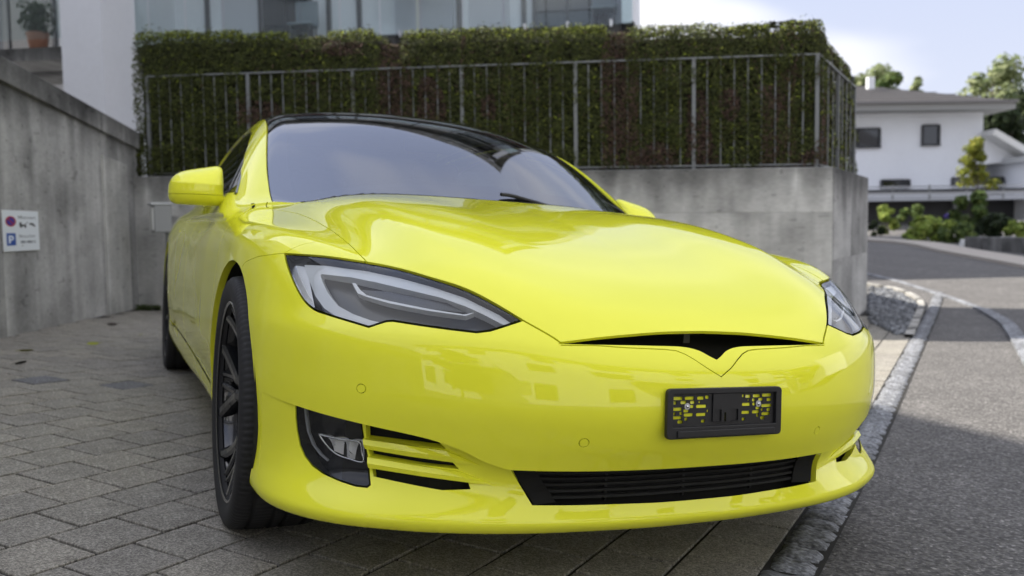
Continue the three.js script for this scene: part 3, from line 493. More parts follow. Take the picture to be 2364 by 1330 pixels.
// ---------- trees and bushes ----------
function limb(pts, r0, r1, rad = 7) { const c = new THREE.CatmullRomCurve3(pts.map((p) => V(...p))), n = 10, g = new THREE.TubeGeometry(c, n, 1, rad, false), p = g.attributes.position; for (let i = 0; i <= n; i++) { const ctr = c.getPoint(i / n), r = mix(r0, r1, i / n); for (let k = 0; k <= rad; k++) { const j = i * (rad + 1) + k; p.setXYZ(j, ctr.x + (p.getX(j) - ctr.x) * r, ctr.y + (p.getY(j) - ctr.y) * r, ctr.z + (p.getZ(j) - ctr.z) * r); } } g.computeVertexNormals(); return g; }
function tree(name, at, h, rad, seed, pal, leaves, size, label, cat, o = {}) {
  const R = rng(seed), t = group(name); t.position.copy(at); t.quaternion.setFromUnitVectors(V(0, 1, 0), UP);
  const blobs = [], trunkH = h * (o.trunk ?? .35), limbs = [limb([[0, -.2, 0], [R() * .1, trunkH * .6, R() * .1], [0, h * .8, 0]], h * .022, h * .005)];
  const nb = o.blobs ?? 16; for (let k = 0; k < nb; k++) { const a = R() * 6.283, y = mix(trunkH, h * .95, Math.pow((k + .5) / nb, .85)), prof = o.cone ? (1 - (y - trunkH) / (h - trunkH)) * .9 + .12 : Math.sin(clamp((y - trunkH) / (h - trunkH), .08, .97) * 3.0 + .1) * .9 + .12, rr = rad * prof * (.35 + .65 * R()), b = [Math.cos(a) * rr, y, Math.sin(a) * rr, rad * (.24 + .22 * R()) * (o.cone ? .6 + prof * .6 : 1)]; blobs.push(b); limbs.push(limb([[0, Math.max(.05, y - rr * .7 - .1), 0], [b[0] * .5, y - rr * .25, b[2] * .5], [b[0], y, b[2]]], h * .008, h * .002, 5)); }
  mesh('trunk', merge(limbs), M.bark, t);
  const g = leafCloud(leaves, seed + 1, (r) => { const b = blobs[(r() * blobs.length) | 0], a = r() * 6.283, c = r() * 2 - 1, s = Math.sqrt(1 - c * c), q = b[3] * Math.pow(r(), .4); return [b[0] + Math.cos(a) * s * q, b[1] + c * q * .8, b[2] + Math.sin(a) * s * q, Math.cos(a) * s, c + .4, Math.sin(a) * s]; }, size, (r) => { const c = pal[(r() * pal.length) | 0], k = .75 + r() * .5; return [c[0] * k, c[1] * k, c[2] * k]; });
  mesh('crown', g, M.leaf, t);
  return top(t, label, cat, o.group);
}
const PALE = [[.22, .26, .12], [.28, .31, .16], [.17, .21, .09]], MID = [[.07, .115, .03], [.10, .15, .04], [.13, .17, .04]], DARK = [[.018, .032, .012], [.03, .045, .016]], GOLD = [[.22, .24, .03], [.15, .18, .025], [.28, .28, .05]], LIME = [[.22, .30, .05], [.30, .36, .08], [.15, .21, .04]];
const onG = (px, py) => { const [x, z] = groundHit(px, py); return G3(x, z); };
function bush(px, py, w, h, seed, pal, n, label, o = {}) { const at = o.depth ? spot(px, py, o.depth) : onG(px, py); return tree(o.name ?? 'garden_bush', at, h, w / 2, seed, pal, n, o.size ?? .07, label, 'bush', { trunk: .02, blobs: o.blobs ?? 12, group: o.group, cone: o.cone }); }
// ---------- apartment house behind the hedge ----------
{
  const D0 = 17, o = spot(262, 112, D0), Fm = frame(o, wallDir), b = group('apartment_building'); place(b, Fm);
  const inv = Fm.clone().invert(), lx = (px, z = 0) => { const d = spot(px, 100, 1).sub(CAM), n = V(0, 0, 1).transformDirection(Fm), p0 = V(0, 0, z).applyMatrix4(Fm), t = p0.clone().sub(CAM).dot(n) / d.dot(n); return CAM.clone().addScaledVector(d, t).applyMatrix4(inv).x; };
  const L3 = (px, py, z) => { const d = spot(px, py, 1).sub(CAM), n = V(0, 0, 1).transformDirection(Fm), p0 = V(0, 0, z).applyMatrix4(Fm), t = p0.clone().sub(CAM).dot(n) / d.dot(n); return CAM.clone().addScaledVector(d, t).applyMatrix4(inv); };
  const span = (a, b2, z0, z1) => { const w = b2.x - a.x, h = b2.y - a.y; return box(w, h, z0 - z1, (a.x + b2.x) / 2, (a.y + b2.y) / 2, (z0 + z1) / 2); };
  const xr = lx(1462), floorH = 2.95;
  // volumes: back wall, slabs, right cheek
  const P = (name, g, m) => mesh(name, boxUV(g, .35), m, b);
  P('wall', box(xr + 8, 9.6, .3, xr / 2 - 4, 1.2, -1.6), M.plaster);
  for (const k of [0, 1, 2]) P('balcony_slab', box(xr + .05, .46, 2.2, xr / 2, -.23 + k * floorH, -1.1), M.slab);
  const sl = span(L3(-160, 152, 1.0), L3(158, 106, 1.0), 1.0, -1.5); P('balcony_slab', sl, M.slab); P('balcony_slab', sl.clone().translate(0, floorH, 0), M.slab);
  P('pier', span(L3(157, 420, 1.1), L3(217, -300, 1.1), 1.1, -1.5), M.plaster);
  P('pier', box(.2, 9.6, 2.2, xr - .1, 1.2, -1.1), M.plaster);
  P('side_wall', box(.3, 9.6, 9, xr - .15, 1.2, -6.8), M.plaster);
  P('lower_wall', span(L3(217, 420, -.6), L3(345, 175, -.6), -.6, -.9), M.plaster); P('slab_beam', span(L3(268, 186, -.15), L3(345, 172, -.15), -.15, -.5), M.frame);
  P('shed_front', box(2.4, 1.2, .2, -2.4, -1.1, -1.6), M.anthracite);
  P('roof_slab', box(xr + 8.6, .4, 6, xr / 2 - 4, 6.2, -3), M.slab);
  // glass balustrades in panels
  const nP = 13; for (const lev of [0, floorH]) for (let k = 0; k < nP; k++) { const w = xr / nP; mesh('glass_panel', rbox(w - .03, .98, .016, .004, (k + .5) * w, .46 + lev, .02), M.balGlass, b); mesh('glass_clamp', box(.05, .12, .05, (k + .5) * w, .0 + lev, .03), M.satin, b); }
  for (const lev of [0, floorH]) { { const a = L3(-160, 103, .98), q = L3(154, -8, .98); mesh('glass_panel', rbox(q.x - a.x, 1.0, .016, .004, (a.x + q.x) / 2, a.y + .5 + lev, .97), M.balGlass, b); } mesh('hand_rail', box(xr, .03, .04, xr / 2, .96 + lev, .02), M.satin, b); }
  // openings of the flats behind: window frame > pane
  const win = (x, y, w, h) => { const f = mesh('window', merge(box(w, .07, .1, x, y + h / 2, -1.43), box(w, .07, .1, x, y - h / 2, -1.43), box(.07, h, .1, x - w / 2, y, -1.43), box(.07, h, .1, x + w / 2, y, -1.43), box(.05, h, .08, x, y, -1.43)), M.frame, b); mesh('pane', box(w - .06, h - .06, .02, x, y, -1.435), M.winGlass, f); };
  for (const lev of [0, floorH]) for (const [x, w] of [[lx(660, -1.4), 1.1], [lx(1310, -1.4), 1.3]]) win(x, 1.15 + lev, w, 2.2);
  win(lx(20, -1.4), 1.15, 2.2, 2.2);
  for (const px of [345, 480, 760, 830, 1060, 1210, 1400]) for (const lev of [0, floorH]) mesh('door_frame', box(.09, 2.3, .06, lx(px, -1.4), 1.15 + lev, -1.42), M.frame, b);
  for (const [px, w] of [[560, .9], [980, 1.2], [1130, .8]]) mesh('curtain', box(w, 2.2, .03, lx(px, -1.4), 1.12, -1.43), std(lin(.55, .56, .6), .9), b);
  for (const [px, c] of [[655, [.16, .05, .05]], [1330, [.14, .045, .045]], [410, [.14, .05, .06]]]) mesh('sun_blind', box(1.5, .5, .08, lx(px, -1.4), 2.05, -1.36), std(lin(...c), .8), b);
  mesh('sun_blind', box(1.3, .9, .06, lx(1130, -1.4), 1.75, -1.38), std(lin(.55, .62, .72), .7), b);
  top(b, 'white apartment block with concrete balconies and glass balustrades above the hedge', 'building');
  const put = (name, px, z, make, label, cat) => { const g = group(name); place(g, Fm); const q = V(lx(px, z), 0, z).applyMatrix4(Fm); g.position.copy(q); make(g); return top(g, label, cat); };
  put('parasol', 965, -.9, (g) => { mesh('canopy', new THREE.ConeGeometry(.42, .22, 8, 1, true).translate(0, 1.42, 0), std(lin(.62, .57, .48), .9), g); mesh('pole', new THREE.CylinderGeometry(.025, .025, 1.45, 8).translate(0, .72, 0), std(lin(.7, .66, .58), .6), g); mesh('base', new THREE.CylinderGeometry(.2, .22, .06, 12).translate(0, .03, 0), M.slab, g); }, 'beige parasol standing on the balcony behind the hedge', 'parasol');
  const chair = (g) => { mesh('seat', rbox(.48, .05, .46, .02, 0, .44, 0), std(lin(.22, .25, .27), .7), g); mesh('backrest', rbox(.48, .5, .05, .02, 0, .72, -.24), std(lin(.22, .25, .27), .7), g); for (const sx of [-.2, .2]) for (const sz of [-.19, .19]) mesh('leg', new THREE.CylinderGeometry(.015, .015, .44, 6).translate(sx, .22, sz), M.frame, g); };
  put('balcony_chair', 700, -.8, chair, 'grey chair on the balcony beside the parasol', 'chair'); put('balcony_chair', 1395, -.8, chair, 'grey chair at the open end of the balcony', 'chair');
  const pot = put('plant_pot', 88, .3, (g) => { mesh('pot', latheY([[.0, 0], [.16, 0], [.20, .26], [.22, .28], [.2, .3]]), std(lin(.36, .17, .11), .8), g); mesh('foliage', leafCloud(700, 71, (r) => { const a = r() * 6.28, q = r() * .34; return [Math.cos(a) * q, .3 + r() * .55, Math.sin(a) * q, Math.cos(a), .6, Math.sin(a)]; }, .05, (r) => { const k = .6 + r() * .6; return [.04 * k, .07 * k, .03 * k]; }), M.leaf, g); }, 'terracotta pot with a leafy plant behind balcony glass beside the white pier', 'pot plant');
  // house wing on the left, out of the picture: it keeps sun off the drive
  const wing = group('neighbour_house'); const W = (n, g, m) => mesh(n, boxUV(g, .3), m, wing);
  W('wall', box(8, 10.2, 13.2, -9.6, 5.1, -9.9), M.plaster); W('roof', box(8.1, .3, 13.3, -9.6, 10.35, -9.9), M.slab);
  for (let k = 0; k < 3; k++) for (const y of [1.8, 4.7, 7.6]) { const f = W('window', box(.06, 1.5, 1.5, -5.6, y, -6 - k * 4), M.frame); mesh('pane', box(.03, 1.4, 1.4, -5.575, y, -6 - k * 4), M.winGlass, f); }
  top(wing, 'tall white house wing standing above the side wall', 'building');
}
function latheY(pts) { return new THREE.LatheGeometry(pts.map(([r, y]) => new THREE.Vector2(r, y)), 20); }
// ---------- villa across the street ----------
{
  const D0 = 35, o = spot(2040, 500, D0), along = V(1, 0, 0).applyQuaternion(camera.quaternion), Fm = frame(o, along), b = group('villa'); place(b, Fm); const k = D0 / 2001, X = (px) => (px - 2040) * k, Y = (py) => (500 - py) * k;
  const P = (n, g, m) => mesh(n, boxUV(g, .35), m, b);
  P('wall', box(X(2265) + 9, 5.6, 8, (X(2265) - 9) / 2, Y(258) - 2.8, -4), M.plaster);
  // hip roof with thick eaves
  { const x0 = -10, x1 = X(2306), z0 = 1.0, z1 = -9.5, e = Y(247), r = e + 1.5, rx = X(2052), rz = -4.2, A = [x0, e, z0], B = [x1, e, z0], C = [x1, e, z1], Dd = [x0, e, z1], R1 = [-7, r, rz], R2 = [rx, r, rz], P2 = []; const tri = (...q) => q.forEach((v) => P2.push(...v)); tri(A, B, R2, A, R2, R1); tri(B, C, R2); tri(C, Dd, R1, C, R1, R2); tri(Dd, A, R1); const g = new THREE.BufferGeometry(); g.setAttribute('position', new THREE.Float32BufferAttribute(P2, 3)); g.computeVertexNormals(); const rf = mesh('roof', g, M.roofTile, b);
    for (let i = 1; i < 9; i++) { const t = i / 9, q = mesh('tile_row', box(mix(x1 - x0, rx + 7, t), .03, .05, mix((x0 + x1) / 2, (rx - 7) / 2, t), mix(e, r, t) + .02, mix(z0, rz, t)), M.roofTile, rf); }
    mesh('chimney', rbox(.28, .75, .28, .02, X(2066), Y(208) + .5, -2.6), M.white, rf); mesh('chimney', rbox(.5, .5, .5, .02, X(2048), Y(193) + .7, -4.4), M.anthracite, rf);
    P('eaves', box(x1 - x0, .30, z0 - z1, (x0 + x1) / 2, e - .16, (z0 + z1) / 2), std(lin(.30, .30, .29), .8)); P('gutter', box(x1 - x0 + .1, .1, .12, (x0 + x1) / 2, e - .02, z0 + .06), std(lin(.16, .15, .15), .6)); }
  const win = (x0, x1, y0, y1, bars) => { const w = X(x1) - X(x0), h = Y(y0) - Y(y1), cx = (X(x0) + X(x1)) / 2, cy = (Y(y0) + Y(y1)) / 2, t = .07; const f = mesh('window', merge(box(w, t, .12, cx, cy + h / 2, .04), box(w + .1, t, .16, cx, cy - h / 2, .05), box(t, h, .12, cx - w / 2, cy, .04), box(t, h, .12, cx + w / 2, cy, .04), ...(bars || []).map((q) => box(.04, h, .1, cx + (q - .5) * w, cy, .04))), M.anthracite, b); mesh('pane', box(w - t, h - t, .03, cx, cy, .02), M.winGlass, f); };
  win(1930, 2027, 299, 341, [.5]); win(2125, 2163, 293, 338); win(2033, 2097, 417, 433, [.5]); win(2196, 2312, 414, 431, [.33, .66]);
  P('terrace_slab', box(X(2318) + 4, .18, 2.2, (X(2318) - 4) / 2, Y(462), .9), std(lin(.42, .44, .48), .8));
  const fz2 = 2.0; for (const py of [437, 452]) mesh('terrace_rail', box(X(2316) + 2, .05 + (py > 440) * .06, .06, (X(2316) - 2) / 2, Y(py), fz2), std(lin(.35, .36, .38), .5), b);
  mesh('terrace_rail', box(X(2316) + 2, .12, .03, (X(2316) - 2) / 2, Y(446), fz2 - .03), M.anthracite, b);
  for (let q = 0; q < 5; q++) mesh('railing_post', box(.05, .55, .05, X(2010) + q * 1.4, Y(449), fz2), M.galv, b);
  P('garage_front', box(X(2318) + 3, .95, .2, (X(2318) - 3) / 2, Y(488), .6), M.anthracite); mesh('garage_pillar', box(.2, .95, .25, X(2182), Y(488), .75), std(lin(.3, .31, .33), .8), b);
  P('annex_wall', box(4, 2.4, 5, X(2318) + 2, Y(445), .2), M.plaster); P('annex_roof', box(4.6, .22, 5.6, X(2310) + 2.2, Y(379), .3), std(lin(.45, .46, .46), .8));
  { const g = box(1.9, .25, 4); g.rotateZ(-.53).translate(X(2306), Y(342), -1); P('side_roof', g, std(lin(.62, .62, .6), .7)); const t = new THREE.BufferGeometry(); t.setAttribute('position', new THREE.Float32BufferAttribute([X(2262), Y(322), .2, X(2262), Y(385), .2, X(2345), Y(375), .2], 3)); t.computeVertexNormals(); mesh('gable_wall', t, M.white, b); }
  mesh('wall_lamp', rbox(.1, .14, .1, .02, X(2333), Y(418), 2.75), M.frame, b);
  top(b, 'white villa with dark hip roof and black framed windows across the street', 'house');
  const bin = group('waste_bin'); place(bin, Fm); mesh('body', rbox(.42, .75, .42, .04, X(2324), Y(495), 3.1), M.anthracite, bin); mesh('lid', rbox(.46, .07, .46, .03, X(2324), Y(481), 3.1), M.anthracite, bin); top(bin, 'dark waste bin beside the white annex wall of the villa', 'bin');
}
tree('broadleaf_tree', spot(2285, 470, 62), 10.2, 3.4, 401, PALE, 2600, .26, 'tall airy pale green tree behind the villa roof', 'tree', { blobs: 22, trunk: .3 });
tree('broadleaf_tree', spot(2003, 420, 70), 9.2, 2.6, 402, PALE, 1800, .28, 'pale green tree behind the villa ridge next to the hedge', 'tree', { blobs: 18, trunk: .3 });
tree('conifer_tree', spot(2118, 420, 75), 9.4, 1.6, 403, PALE, 1400, .22, 'small pointed tree rising behind the middle of the villa roof', 'tree', { blobs: 16, cone: true, trunk: .2 });
tree('broadleaf_tree', spot(2050, 420, 66), 8.3, 2.2, 407, MID, 1500, .24, 'dark green tree top beside the villa chimney', 'tree', { blobs: 12, trunk: .3 });
tree('broadleaf_tree', spot(2330, 480, 50), 5.6, 3.0, 404, DARK, 6000, .2, 'dense dark tree behind the white annex', 'tree', { blobs: 18, trunk: .1 });
tree('broadleaf_tree', spot(2390, 480, 54), 7.4, 3.4, 405, DARK, 6000, .2, 'tall dark tree at the end of the annex', 'tree', { blobs: 18, trunk: .1 });
tree('broadleaf_tree', spot(2272, 470, 56), 5.6, 2.2, 406, MID, 3000, .2, 'mid green tree close behind the villa corner', 'tree', { blobs: 14, trunk: .1 });
bush(2248, 432, 1.35, 1.75, 411, GOLD, 2200, 'golden pointed conifer in front of the villa corner', { depth: 31, cone: true, name: 'golden_conifer', blobs: 20 });
bush(2046, 541, .75, .82, 412, LIME, 1500, 'loose light green shrub close to the retaining wall corner', { blobs: 10 });
bush(2110, 522, .75, .62, 413, MID, 1300, 'rounded grey green shrub in front of the dark garage', { blobs: 9, depth: 27 });
bush(2238, 545, 1.0, 1.12, 414, MID, 2000, 'tall leafy shrub on the planted bank', { blobs: 14, depth: 22 });
bush(2150, 562, 1.2, .52, 415, LIME, 2200, 'low bright green ground shrub at the pavement edge', { blobs: 14, depth: 20 });
bush(2205, 566, .8, .45, 416, MID, 1500, 'low dull green shrub beside the bright one', { blobs: 10, depth: 19 });
bush(2292, 542, .95, .42, 417, DARK, 1800, 'dark clipped shrub on top of the planter wall', { blobs: 14, depth: 21 });
bush(2345, 546, .6, .33, 418, LIME, 900, 'small bright shrub at the far end of the planter wall', { blobs: 8, depth: 20 });
bush(2022, 545, .4, .42, 419, DARK, 700, 'dark little shrub half hidden by the retaining wall', { blobs: 6 });
{ const f = group('flower_clump'); f.position.copy(spot(2196, 522, 23)); mesh('stems', leafCloud(300, 431, (r) => [(r() - .5) * .3, r() * .2, (r() - .5) * .3, 0, .5, 1], .04, () => [.05, .09, .03]), M.leaf, f); mesh('blossoms', leafCloud(160, 432, (r) => [(r() - .5) * .3, .2 + r() * .12, (r() - .5) * .3, 0, 1, .4], .035, () => [.16, .11, .42]), M.leaf, f); top(f, 'clump of small violet flowers on the bank', 'flowers'); }
// ---------- street edges ----------
function ribbon(pts, w, h, dy = 0) {                           // raised strip on the ground through plan points
  const c = smoothLine(pts, false, 8), P = [], I = []; const L = c.length;
  for (let i = 0; i < L; i++) { const a = c[Math.max(i - 1, 0)], b = c[Math.min(i + 1, L - 1)], tx = b[0] - a[0], tz = b[1] - a[1], l = Math.hypot(tx, tz) || 1, nx = -tz / l * w / 2, nz = tx / l * w / 2; for (const [s, y] of [[-1, -.05], [-1, h], [1, h], [1, -.05]]) { const x = c[i][0] + nx * s, z = c[i][1] + nz * s; P.push(x, groundY(x, z) + y + dy, z); } }
  for (let i = 0; i + 1 < L; i++) for (let k = 0; k < 3; k++) { const a = i * 4 + k; I.push(a, a + 1, a + 4, a + 4, a + 1, a + 5); }
  let g = new THREE.BufferGeometry(); g.setAttribute('position', new THREE.Float32BufferAttribute(P, 3)); g.setIndex(I); g = g.toNonIndexed(); uvBy(g, (x, y, z) => [x * 1.7, z * 1.7 + y]); g.computeVertexNormals(); return g;
}
const gh = (...p) => p.map((q) => groundHit(...q));
top(mesh('gutter_stones', ribbon(gh([1990, 630], [2080, 652], [2200, 690], [2270, 716]), .09, .008), M.granite), 'line of pale stones dividing pavement and street', null, null, 'structure');
top(mesh('kerb_stones', ribbon(gh([2270, 716], [2320, 746], [2350, 785], [2390, 850], [2480, 980]), .12, .02), M.granite), 'pale kerb stones bending round the pavement corner', null, null, 'structure');
top(mesh('bed_kerb', ribbon(gh([2000, 658], [2060, 668], [2105, 684], [2126, 704], [2118, 735], [2098, 780]), .07, .03), M.apron), 'narrow concrete kerb round the gravel bed', null, null, 'structure');
top(mesh('far_pavement', (() => { const a = gh([1985, 554], [2100, 562], [2200, 580], [2290, 596], [2390, 614], [2500, 636]); return ribbon(a, .6, .05); })(), std(lin(.34, .31, .275), .9)), 'pale pavement on the far side of the street', null, null, 'structure');
{ // loose stones of the bed
  const poly = gh([2000, 745], [2000, 662], [2060, 670], [2104, 686], [2122, 705], [2115, 735], [2090, 788]), sd = polySDF(poly), R = rng(9), gs = []; let x0 = 1e9, x1 = -1e9, z0 = 1e9, z1 = -1e9; for (const [x, z] of poly) { x0 = Math.min(x0, x); x1 = Math.max(x1, x); z0 = Math.min(z0, z); z1 = Math.max(z1, z); }
  const base = [0, 1, 2].map((k) => { const g = new THREE.IcosahedronGeometry(1, 0), p = g.attributes.position, r = rng(60 + k), m = new Map(); for (let i = 0; i < p.count; i++) { const key = [p.getX(i), p.getY(i), p.getZ(i)].map((v) => v.toFixed(3)).join(); let s = m.get(key); if (!s) { s = .75 + r() * .5; m.set(key, s); } p.setXYZ(i, p.getX(i) * s, p.getY(i) * s * .7, p.getZ(i) * s); } g.computeVertexNormals(); g.deleteAttribute('uv'); return g; });
  for (let k = 0; k < 9000 && gs.length < 2600; k++) { const x = mix(x0, x1, R()), z = mix(z0, z1, R()); if (sd(x, z) > -.04) continue; const s = .022 + R() * .028, g = base[(R() * 3) | 0].clone(), c = .07 + R() * .17; g.applyMatrix4(new THREE.Matrix4().compose(V(x, groundY(x, z) - .005 + R() * .012, z), new THREE.Quaternion().setFromEuler(new THREE.Euler(R() * 6, R() * 6, R() * 6)), V(s, s, s))); const C = new Float32Array(g.attributes.position.count * 3); for (let i = 0; i < C.length; i += 3) { C[i] = c * .95; C[i + 1] = c; C[i + 2] = c * 1.08; } g.setAttribute('color', new THREE.BufferAttribute(C, 3)); gs.push(g); }
  top(mesh('gravel_bed', mergeGeometries(gs), std(lin(1, 1, 1), .9, { vertexColors: true })), 'grey stone chippings in the bed beside the wall', null, null, 'stuff');
}
{ const a = spot(2236, 600, 17), c2 = spot(2420, 612, 15), Fm = frame(a, c2.clone().sub(a)), w = group('planter_wall'); place(w, Fm); const l = a.distanceTo(c2) / 4; for (let k = 0; k < 4; k++) mesh('wall_panel', uvBy(rbox(l - .012, 1.0, .2, .01, (k + .5) * l, -.05, 0), (x, y, z) => [x / 3 + k * .3, y / 1.4 + .2]), M.concDark, w); top(w, 'low dark concrete planter wall on the far side of the street', 'wall'); }
{ const s = group('marker_stone'); s.position.copy(spot(2222, 572, 17.4)); mesh('stone', rbox(.12, .34, .12, .03).rotateZ(-.25), std(lin(.55, .56, .55), .8), s); top(s, 'pale leaning stone post at the end of the planter wall', 'stone'); }
// ---------- houses behind the photographer, seen only mirrored in the paint ----------
{
  const mk = (x, z, w, h, d, ry, label, m) => { const b = group('street_house'); b.position.copy(G3(x, z)); b.rotation.y = ry; mesh('wall', boxUV(box(w, h, d, 0, h / 2, 0), .3), m, b); const r = new THREE.CylinderGeometry(.01, w * .62, h * .42, 4, 1).rotateY(Math.PI / 4).scale(1, 1, d / w).translate(0, h + h * .21, 0); mesh('roof', r, M.roofTile, b); for (let k = 0; k < 4; k++) for (const y of [h * .27, h * .72]) { const f = mesh('window', box(k === 1 ? 2.2 : 1.2, 1.5, .08, (k - 1.5) * w * .23 + (y > 3 ? .3 : 0), y, -d / 2 - .03), M.frame, b); mesh('pane', box(k === 1 ? 2.05 : 1.05, 1.35, .03, (k - 1.5) * w * .23 + (y > 3 ? .3 : 0), y, -d / 2 - .07), M.winGlass, f); } top(b, label, 'house'); };
  const row = group('terrace_house'); row.position.copy(G3(2, 10)); row.rotation.y = -.05;
  mesh('wall', boxUV(box(30, 8.4, 5, 0, 4.2, 2.5), .3), M.plaster, row); mesh('roof', box(30.6, .35, 6, 0, 8.55, 2.4), M.slab, row);
  for (let k = 0; k < 7; k++) for (const y of [1.6, 4.4, 7.0]) { const w = [1.3, 2.4, 1.1][(k + (y > 3 ? 1 : 0)) % 3], f = mesh('window', box(w, 1.45, .08, -12.4 + k * 4.1 + (y > 5 ? .5 : 0), y, -.03), M.frame, row); mesh('pane', box(w - .14, 1.3, .03, -12.4 + k * 4.1 + (y > 5 ? .5 : 0), y, -.07), M.winGlass, f); }
  for (const x of [-8, 2.2, 9]) { mesh('balcony_slab', box(3.4, .2, 1.2, x, 3.0, -.6), M.slab, row); mesh('balcony_front', box(3.4, .9, .06, x, 3.5, -1.17), M.white, row); }
  top(row, 'long white terrace house across the street behind the viewer', 'house');
  mk(22, 8, 10, 6, 8, -1.1, 'white house further down the street behind the viewer', M.plaster);
  for (const [x, z, s, h, t] of [[15.5, 8, 502, 6, 'green street tree beside the white house behind the viewer'], [-6.5, 8.5, 504, 5.5, 'green tree at the drive end behind the viewer']]) tree('broadleaf_tree', G3(x, z), h, h * .36, s, MID, 4200, .16, t, 'tree', { blobs: 16, trunk: .22 });
}
// a few fallen leaves on the drive
for (const [px, py, c] of [[60, 815, [.25, .24, .03]], [214, 799, [.24, .26, .03]], [325, 777, [.2, .22, .03]], [48, 845, [.02, .015, .01]], [258, 753, [.025, .018, .012]]]) { const p = onG(px, py), l = group('fallen_leaf'); l.position.copy(p); l.position.y += .016; const g = new THREE.CircleGeometry(.03, 7).scale(1.4, .6, 1).rotateX(-1.35 + (px % 7) * .08).rotateY(px); mesh('blade', g, std(lin(...c), .8), l); mesh('stalk', new THREE.CylinderGeometry(.0015, .0015, .03, 5).rotateZ(1.4).rotateY(px).translate(Math.cos(px) * .045, .002, -Math.sin(px) * .045), std(lin(...c), .8), l); top(l, { 60: 'long yellow leaf on the paving close below the parking sign', 214: 'bright yellow leaf in the middle of the paving behind the car', 325: 'pale yellow leaf on the paving near the rear wheel', 48: 'dark withered leaf on the paving below the parking sign', 258: 'dark withered leaf at the foot of the side wall' }[px], 'leaf', 'fallen leaves on the paving'); }
{ const m = group('weed_tuft'); m.position.copy(onG(342, 717)); mesh('blades', leafCloud(260, 611, (r) => [(r() - .5) * .22, r() * .05, (r() - .5) * .14, 0, 1, .3], .02, () => [.05, .07, .02]), M.leaf, m); top(m, 'tuft of moss and weeds in the corner of the side wall', 'weeds'); }
// ---------- the car body as one smooth solid (car frame: x to the car's left, z forward, front axle at z = 0) ----------
const ZC = -0.8;                                            // pole of the front plan curves
const planPts = smoothLine([[-.157, .951], [0, .957], [.157, .951], [.323, .925], [.48, .872], [.62, .797], [.72, .718], [.80, .642], [.86, .556], [.905, .465], [.935, .37], [.955, .2], [.965, 0], [.967, -.2], [.966, -.4], [.965, -.6], [.965, -.8], [.965, -1]], false, 8);
const planR = (() => { const A = planPts.map(([x, z]) => [Math.atan2(x, z - ZC), Math.hypot(x, z - ZC)]).filter((p, i, a) => i === 0 || p[0] > a[i - 1][0] + 1e-5); return tab1(pchip(A.map((p) => p[0]), A.map((p) => p[1])), 0, Math.PI / 2, 400, 5); })();
// inset of the plan curve with height: rows = heights, columns = angle in degrees
const PH = [0, 9, 16, 22, 28, 34, 41, 52, 90];
const insetRows = {
  .10: [.10, .095, .07, .03, -.005, -.02, .025, .03, .04],
  .19: [.080, .075, .048, .020, -.010, -.022, .022, .024, .03],
  .212: [.058, .054, .034, .008, -.022, -.033, .015, .02, .022],
  .235: [.066, .062, .040, .014, -.012, -.023, .012, .014, .015],
  .28: [.070, .064, .042, .02, .006, -.002, .008, .012, .012],
  .34: [.045, .04, .03, .022, .014, .006, .004, .010, .012],
  .40: [.015, .014, .012, .010, .006, .003, .002, .004, .005],
  .47: [0, 0, 0, 0, 0, 0, 0, 0, 0],
  .55: [.013, .012, .010, .006, .003, .002, .001, 0, 0],
  .60: [.035, .032, .026, .018, .012, .008, .004, .002, .001],
  .65: [.075, .07, .062, .052, .046, .032, .014, .006, .004],
  .70: [.12, .11, .105, .098, .083, .055, .026, .012, .008],
  .75: [.17, .16, .155, .145, .125, .085, .045, .021, .014],
  .80: [.24, .22, .21, .195, .172, .125, .072, .034, .026],
  .86: [.32, .3, .28, .26, .25, .20, .13, .066, .056],
  .95: [.42, .4, .38, .36, .34, .29, .21, .14, .13],
};
const IH = Object.keys(insetRows).map(Number).sort((a, b) => a - b);
const inset = tab2(PH.map((d) => d * D2R), IH, PH.map((_, i) => IH.map((h) => insetRows[Object.keys(insetRows).find((k) => +k === h)][i])), 0, Math.PI / 2, 180, .1, .95, 170, 4, 1.7);
// height of bonnet and wings over plan: rows = x, columns = z
const TX = [0, .2, .4, .55, .68, .78, .86, .96];
const TZ = [-1, -.7, -.5, -.3, -.1, .1, .3, .45, .6, .7, .8, .88, .96];
const topRows = [   // bonnet centre first
  [1.02, 1.01, .995, .968, .938, .904, .862, .825, .777, .739, .69, .64, .575],
  [1.018, 1.008, .992, .968, .941, .909, .867, .828, .779, .740, .69, .638, .572],
  [1.0, .99, .980, .965, .947, .921, .881, .840, .786, .742, .689, .628, .558],
  [.975, .967, .958, .949, .939, .915, .874, .829, .771, .726, .674, .61, .53],
  [.945, .932, .918, .902, .880, .851, .815, .779, .726, .680, .625, .56, .49],
  [.942, .926, .906, .886, .867, .846, .818, .786, .726, .668, .605, .53, .46],
  [.93, .905, .884, .868, .856, .841, .813, .775, .708, .65, .58, .5, .43],
  [.90, .872, .852, .838, .829, .814, .786, .745, .675, .61, .54, .47, .4],
];
const topY = tab2(TX, TZ, topRows, 0, .96, 110, -1, .96, 200, 4, 5);
const sideW = tab1(pchip([-4.2, -4, -3.7, -3.3, -2.9, -2.4, -1.9, -1.4, -.8], [-.2, -.11, -.035, .006, .02, .014, .004, .0, 0]), -4.2, -.8, 200, 5);
const sillY = tab1(pchip([-4.1, -3.4, -2.5, -.45, -.3, .3, .45, 1], [.26, .21, .167, .258, .258, .19, .188, .188]), -4.1, 1, 200, 3);
